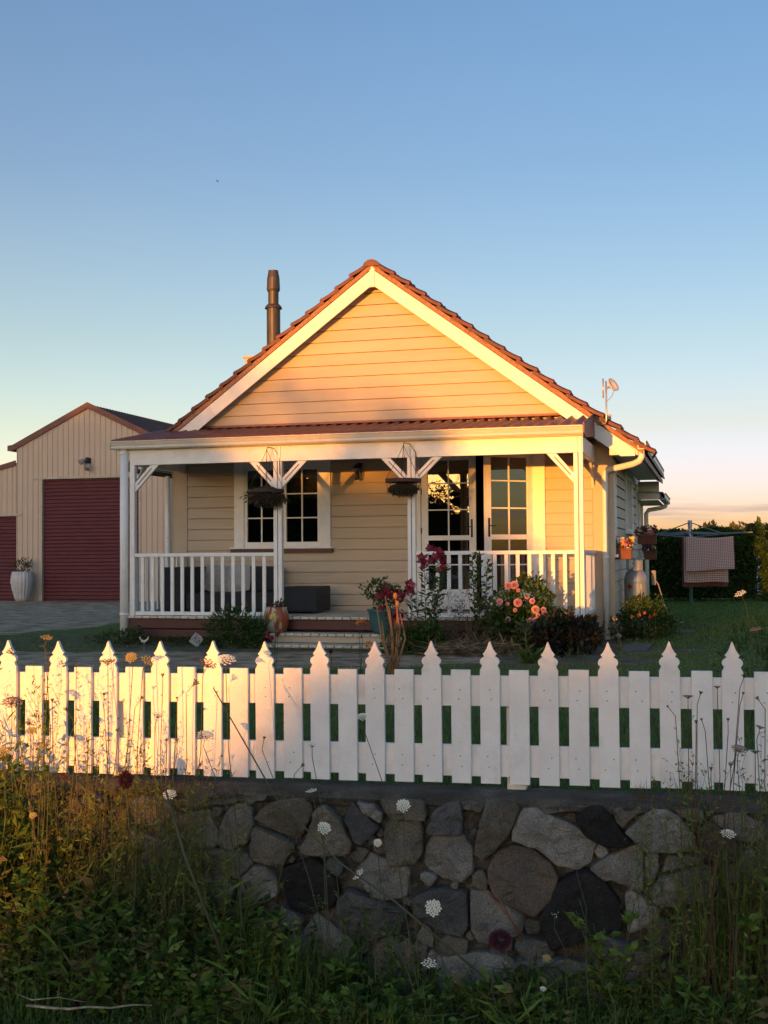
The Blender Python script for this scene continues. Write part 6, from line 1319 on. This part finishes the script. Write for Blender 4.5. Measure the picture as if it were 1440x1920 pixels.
CA = [
 # left, sunlit
 (87, 1200, 'f', .026, YEF, 'orange lit umbel seen from below, above the second tall picket', -.5, .05, (.2, -.3)), (83, 1214, 's', .014, YEF, 'small loose yellow umbel just under the orange lit one', -.5, .0, (-.5, 0)),
 (22, 1320, 'o', .042, PKF, 'large pale umbel at the left edge before the first picket', -.45, .04, (.1, -.4)), (24, 1227, 'c', .028, BRF, 'dark closed seed head hanging left at the first finial', -.4, .14, (-.9, 0)),
 (202, 1246, 'f', .036, BRF, 'wide dark topped umbel across the third finial', -.4, .0, (0, -.1)), (246, 1234, 'o', .024, YEF, 'golden umbel facing the road between third and fourth finials', -.45, -.06, (0, -1.4)),
 (275, 1243, 'f', .030, YEF, 'golden tilted umbel just right of the round golden one', -.45, -.09, (.6, -.5)), (143, 1250, 's', .016, YEF, 'small yellow tuft between the second and third finials', -.42, -.02, (0, 0)),
 (388, 1250, 'f', .038, mat('floret_copper', (.38, .16, .08), .7), 'copper tinted umbel left of the fifth finial', -.45, -.10, (.5, -.3)), (424, 1240, 'o', .038, WHF, 'dense pale umbel just right of the fifth finial', -.42, .06, (.1, -.5)),
 (305, 1269, 'c', .014, BRF, 'small brown nest on a straight stalk before the fourth finial', -.35, .0, (0, 0)), (362, 1285, 'c', .026, BRF, 'dark closed head turned sideways, between fourth and fifth tall pickets', -.35, -.10, (.9, 0)),
 (264, 1311, 'c', .014, BRF, 'small brown bud on an arched stalk left of the fourth tall picket', -.35, -.14, (.7, 0)), (332, 1311, 'c', .010, BRF, 'tiny bud before the flat picket right of the fourth tall one', -.35, -.02, (0, 0)),
 (295, 1345, 'f', .026, WHF, 'pale flat umbel low on the fourth tall picket', -.38, .0, (.3, -.2)), (385, 1383, 'o', .036, WHF, 'grey green umbel drooping on an arched stalk at the fifth tall picket', -.38, .26, (.3, -.5)),
 (127, 1334, 'c', .020, YEF, 'yellow green closed head beside the second tall picket', -.42, .12, (-.6, 0)), (98, 1316, 'c', .014, BRF, 'small dark bud right of the second flat picket', -.42, .06, (0, 0)),
 (195, 1305, 'c', .014, BRF, 'small brown bud left of the third tall picket', -.4, .04, (0, 0)), (165, 1393, 'c', .014, YEF, 'yellow bud low between second and third tall pickets', -.42, -.04, (0, 0)),
 (60, 1372, 'o', .022, YEF, 'yellow flower head at the first gap, low', -.5, .03, (0, -.8)), (55, 1357, 'f', .020, PLF, 'dark plum flower just above the yellow one at left', -.48, .04, (0, -.6)),
 (80, 1400, 'o', .018, YEF, 'orange flower head low before the second picket', -.5, .02, (0, -.8)), (6, 1412, 'o', .030, YEF, 'glowing yellow umbel at the left edge, low', -.55, .02, (0, -.6)),
 (332, 1391, 'c', .015, YEF, 'green yellow bud before the flat picket left of the fifth tall one', -.4, -.1, (0, 0)), (312, 1391, 'c', .013, YEF, 'green bud just left of the larger green yellow bud', -.4, -.03, (0, 0)), (220, 1372, 'c', .013, YEF, 'bud with bracts before the gap right of the third tall picket', -.42, -.05, (0, 0)),
 (120, 1461, 'f', .030, mat('floret_red', (.22, .03, .04), .7), 'red topped umbel lying over the wall top at the left', -.4, .1, (.4, -.2)), (434, 1454, 's', .022, WHF, 'loose white umbel at the foot of the flat picket left of the sixth finial', -.3, -.04, (.3, 0)), (235, 1446, 'c', .020, YEF, 'pale closed head at the wall top left of the plum seed head', -.4, .05, (0, 0)),
 (318, 1492, 'o', .028, WHF, 'pale umbel over the wall top under the fourth tall picket', -.42, .03, (0, -.7)), (62, 1530, 'o', .016, YEF, 'orange lit head in the sunlit weeds on the left', -.55, .0, (0, -.9)), (80, 1462, 'c', .018, YEF, 'yellow green nest rising over the wall top at left', -.5, .04, (0, 0)),
 # middle
 (495, 1386, 'c', .012, BRF, 'small spiky bud on a long leaning stalk by the sixth finial picket', -.4, .30, (.2, 0)), (565, 1437, 'c', .015, BRF, 'spiky bud curling right near the foot of a flat picket in the middle', -.32, -.14, (.9, 0)),
 (585, 1400, 'f', .022, WHF, 'small flat umbel on a thin stalk left of the seventh tall picket', -.35, .12, (0, -.2)), (680, 1346, 'o', .026, WHF, 'domed pale umbel high on a curved stalk before the eighth tall picket', -.4, .28, (0, -.5)),
 (585, 1487, 'f', .026, WHF, 'white umbel seen from the side at the wall top', -.38, .14, (-.2, -.1)), (607, 1554, 'o', .030, WHF, 'open white umbel against the brown stone left of centre', -.42, .15, (.35, -1.0)),
 (756, 1512, 'o', .030, WHF, 'open white umbel just left of the pointed slate', -.42, .05, (0, -1.2)), (708, 1581, 'o', .018, WHF, 'small open greenish umbel below the slate triangle', -.45, .02, (0, -1.3)), (676, 1643, 'f', .030, WHF, 'white umbel tilted to the left on a thick sloping stalk', -.48, .25, (-1.0, -.3)),
 (812, 1703, 'o', .034, WHF, 'largest open white umbel, before the dark stones in the middle', -.48, .06, (0, -2.2)), (805, 1812, 'f', .032, WHF, 'white umbel low in the grass below the largest one', -.62, -.05, (0, -.3)), (700, 1735, 's', .022, BRF, 'loose brown seed cluster low on the dark stone', -.45, .03, (0, 0)),
 (1018, 1855, 'o', .012, WHF, 'single white clover bloom low in the verge grass', -.8, .0, (0, -.5)), (925, 1815, 's', .010, WHF, 'tiny white bud in the grass right of the low white umbel', -.6, 0, (0, 0)),
 # right
 (1290, 1309, 'f', .022, STR, 'flat reddish umbel left of the second flat picket from the right', -.36, .02, (0, 0)), (1253, 1326, 'c', .009, STR, 'small dark bud nodding left before the second finial from the right', -.36, .10, (-.8, 0)), (1313, 1302, 'c', .014, BRF, 'spiky bud just right of the flat reddish umbel', -.36, -.03, (.3, 0)),
 (1345, 1290, 'f', .015, STR, 'small maroon umbel on a straight stalk in the right gap', -.36, -.01, (0, 0)), (1395, 1270, 'f', .016, STR, 'maroon umbel highest on the last tall picket', -.38, -.16, (.4, 0)), (1393, 1302, 'c', .010, STR, 'small maroon bud just under the highest maroon umbel', -.38, -.10, (.3, 0)),
 (1305, 1356, 'c', .013, STR, 'maroon bud, left one of a close pair at the right', -.38, .0, (0, 0)), (1316, 1351, 'c', .010, STR, 'maroon bud, right one of the close pair', -.38, .06, (-.3, 0)), (1365, 1352, 'c', .012, STR, 'maroon bud low in the gap before the last tall picket', -.38, -.04, (0, 0)),
 (1386, 1408, 'o', .034, PKF, 'large pale umbel before the foot of the last tall picket', -.42, .0, (.1, -.4)), (1422, 1312, 'c', .014, STR, 'dark nodding bud on the last flat picket', -.4, .08, (-.7, 0)), (1425, 1366, 'f', .020, BRF, 'brown umbel at the right edge before the last flat picket', -.42, .02, (.3, 0)), (1416, 1412, 'f', .018, BRF, 'lower brown umbel near the right edge', -.42, .01, (0, 0)),
 (1333, 1444, 'c', .014, YEF, 'green bud at the foot of the pickets on the right', -.36, .02, (0, 0)), (1370, 1438, 'c', .018, YEF, 'larger green nest at the foot of the last gap', -.38, -.03, (0, 0)), (1082, 1618, 'f', .024, PKF, 'pinkish umbel before the long light grey stone', -.45, .08, (0, -.2)),
 (1040, 1722, 's', .018, WHF, 'half shed white umbel before the black stone', -.5, .10, (0, -.2)), (1089, 1730, 'c', .014, YEF, 'greenish bud on a leaning stalk before the black stone', -.5, .14, (-.2, -.3)), (1365, 1566, 'o', .030, WHF, 'white umbel before the rusty stone at the right', -.42, .0, (0, -.4)),
 (1377, 1552, 's', .014, WHF, 'small loose white umbel just above the one at the rusty stone', -.42, .02, (0, 0)), (1403, 1592, 's', .014, WHF, 'small white umbel right of the rusty stone', -.42, .0, (0, 0)), (1025, 1798, 'o', .018, YEF, 'faded yellow head low beside the purple seed head', -.55, .1, (0, -.8)),
 (1390, 1117, 'f', .030, WHF, 'tall white umbel above the fence against the hedge', .35, .12, (-.6, -.3)), (1418, 1184, 'f', .028, PKF, 'pale umbel above the fence at the right edge', .3, .06, (-.3, -.2)),
]
for px, py, k, r, fm, lb, v, bx, tl in CA:
    if v > 0: carrot(px, py, k, r, fm, lb, v, bx, tl, by=.0, sprig=False)
    else: carrot(px, py, k, r*(1.15 if px < 450 else 1.05), fm, lb, v, bx, tl, stem=STR if fm is STR else None)
# dense plum and purple seed heads
for px, py, r, v, lb, bx in ((235, 1462, .042, -.45, 'nearly black fringed bloom hanging before the pickets on the left', .06), (938, 1762, .055, -.50, 'fuzzy purple thistle like head low before the stones', .12)):
    a = (px-720)/2250; b = -(py-960)/2250; d = F+RT*a+UP*b; C0 = Vector((0, 0, CAMZ)); t = (v-(C0-OF).dot(VF))/d.dot(VF); H = C0+d*t; hu = (H-OF).dot(UF); B = FW(hu+bx, v, -.75); T = thing('fuzzy_bloom', lb, 'flower', B); o = H-B
    MB().tube([(0, 0, 0), (o.x*.3, o.y*.3, o.z*.55), tuple(o)], .003, 5).build('stem', STG, T); n = 900; dd = unit(RNG.normal(size=(n, 3)))*np.array([1, 1, .75] if px > 500 else [.75, .75, 1.2]); V, f = leafarr(np.array(o)+dd*r*.45, dd, r*.6, .0035); npmesh('bloom', V, f, PLF if px < 500 else mat('purple_fuzz', (.10, .018, .045), .8), None, T)
# branches and dead stalks lying on the verge
def stick(name, label, pts, r, m_, cat='branch'):
    B = Vector(pts[0]); o = MB().tube([Vector(p)-B for p in pts], [r*(1-.5*i/(len(pts)-1)) for i in range(len(pts))], 6).build(name, m_, smooth=True); o.location = B; tag(o, label, cat)
DW = mat('dead_wood', (.45, .36, .27), .85, (.20, .15, .11), scale=20)
def vp(px, py, z=-.64):
    a = (px-720)/2250; b = -(py-960)/2250; d = F+RT*a+UP*b; t = (z-CAMZ)/d.z; return Vector((0, 0, CAMZ))+d*t
stick('fallen_branch', 'long pale fallen branch lying along the verge at the lower left', [vp(50, 1885), vp(95, 1890, -.64), vp(130, 1892, -.62), vp(165, 1888, -.63), vp(205, 1890, -.61), vp(250, 1884, -.63), vp(285, 1885)], .007, DW)
stick('fallen_branch', 'thinner forked dead branch just behind the long pale one', [vp(28, 1862), vp(60, 1875, -.62), vp(110, 1870, -.62), vp(165, 1880)], .004, DW)
stick('dead_stalk', 'pale bleached stalk standing in the grass at the lower right', [vp(1155, 1925), vp(1163, 1880, -.62), vp(1175, 1848, -.56)], .006, DW, 'stalk'); stick('dead_stalk', 'dark thin dead branch along the bottom right of the verge', [vp(745, 1900), vp(800, 1905, -.63), vp(880, 1898, -.63)], .005, mat('grey_wood', (.10, .08, .065), .9), 'stalk')
for x0, y0, x1, y1, lb in ((985, 1760, 892, 1650, 'reddish dead stalk leaning left from the purple head'), (978, 1765, 912, 1648, 'second reddish dead stalk leaning beside the first'), (1290, 1745, 1312, 1620, 'reddish brown upright stem in front of the light stones at the right')):
    b = at(x0, y0, 5.45); c = at(x1, y1, 5.5); stick('red_stalk', lb, [b, b.lerp(c, .5)+Vector((.01, 0, 0)), c], .005, mat('red_stalk_m', (.20, .08, .045), .8), 'stalk')
g = [at(325, 1500, 5.4), at(380, 1580, 5.35), at(430, 1690, 5.3), at(450, 1760, 5.25)]; stick('thick_stalk', 'thick green stalk leaning across the dark wall on the left', [at(420, 1800, 5.25), at(345, 1600, 5.3), at(310, 1480, 5.35)], .009, STG, 'stalk')
stick('thick_stalk', 'thick pale green stalk sloping across the stones in the middle', [at(905, 1830, 5.2), at(740, 1690, 5.3), at(640, 1620, 5.35), at(520, 1500, 5.4), at(400, 1290, 5.5)], .006, STG, 'stalk')
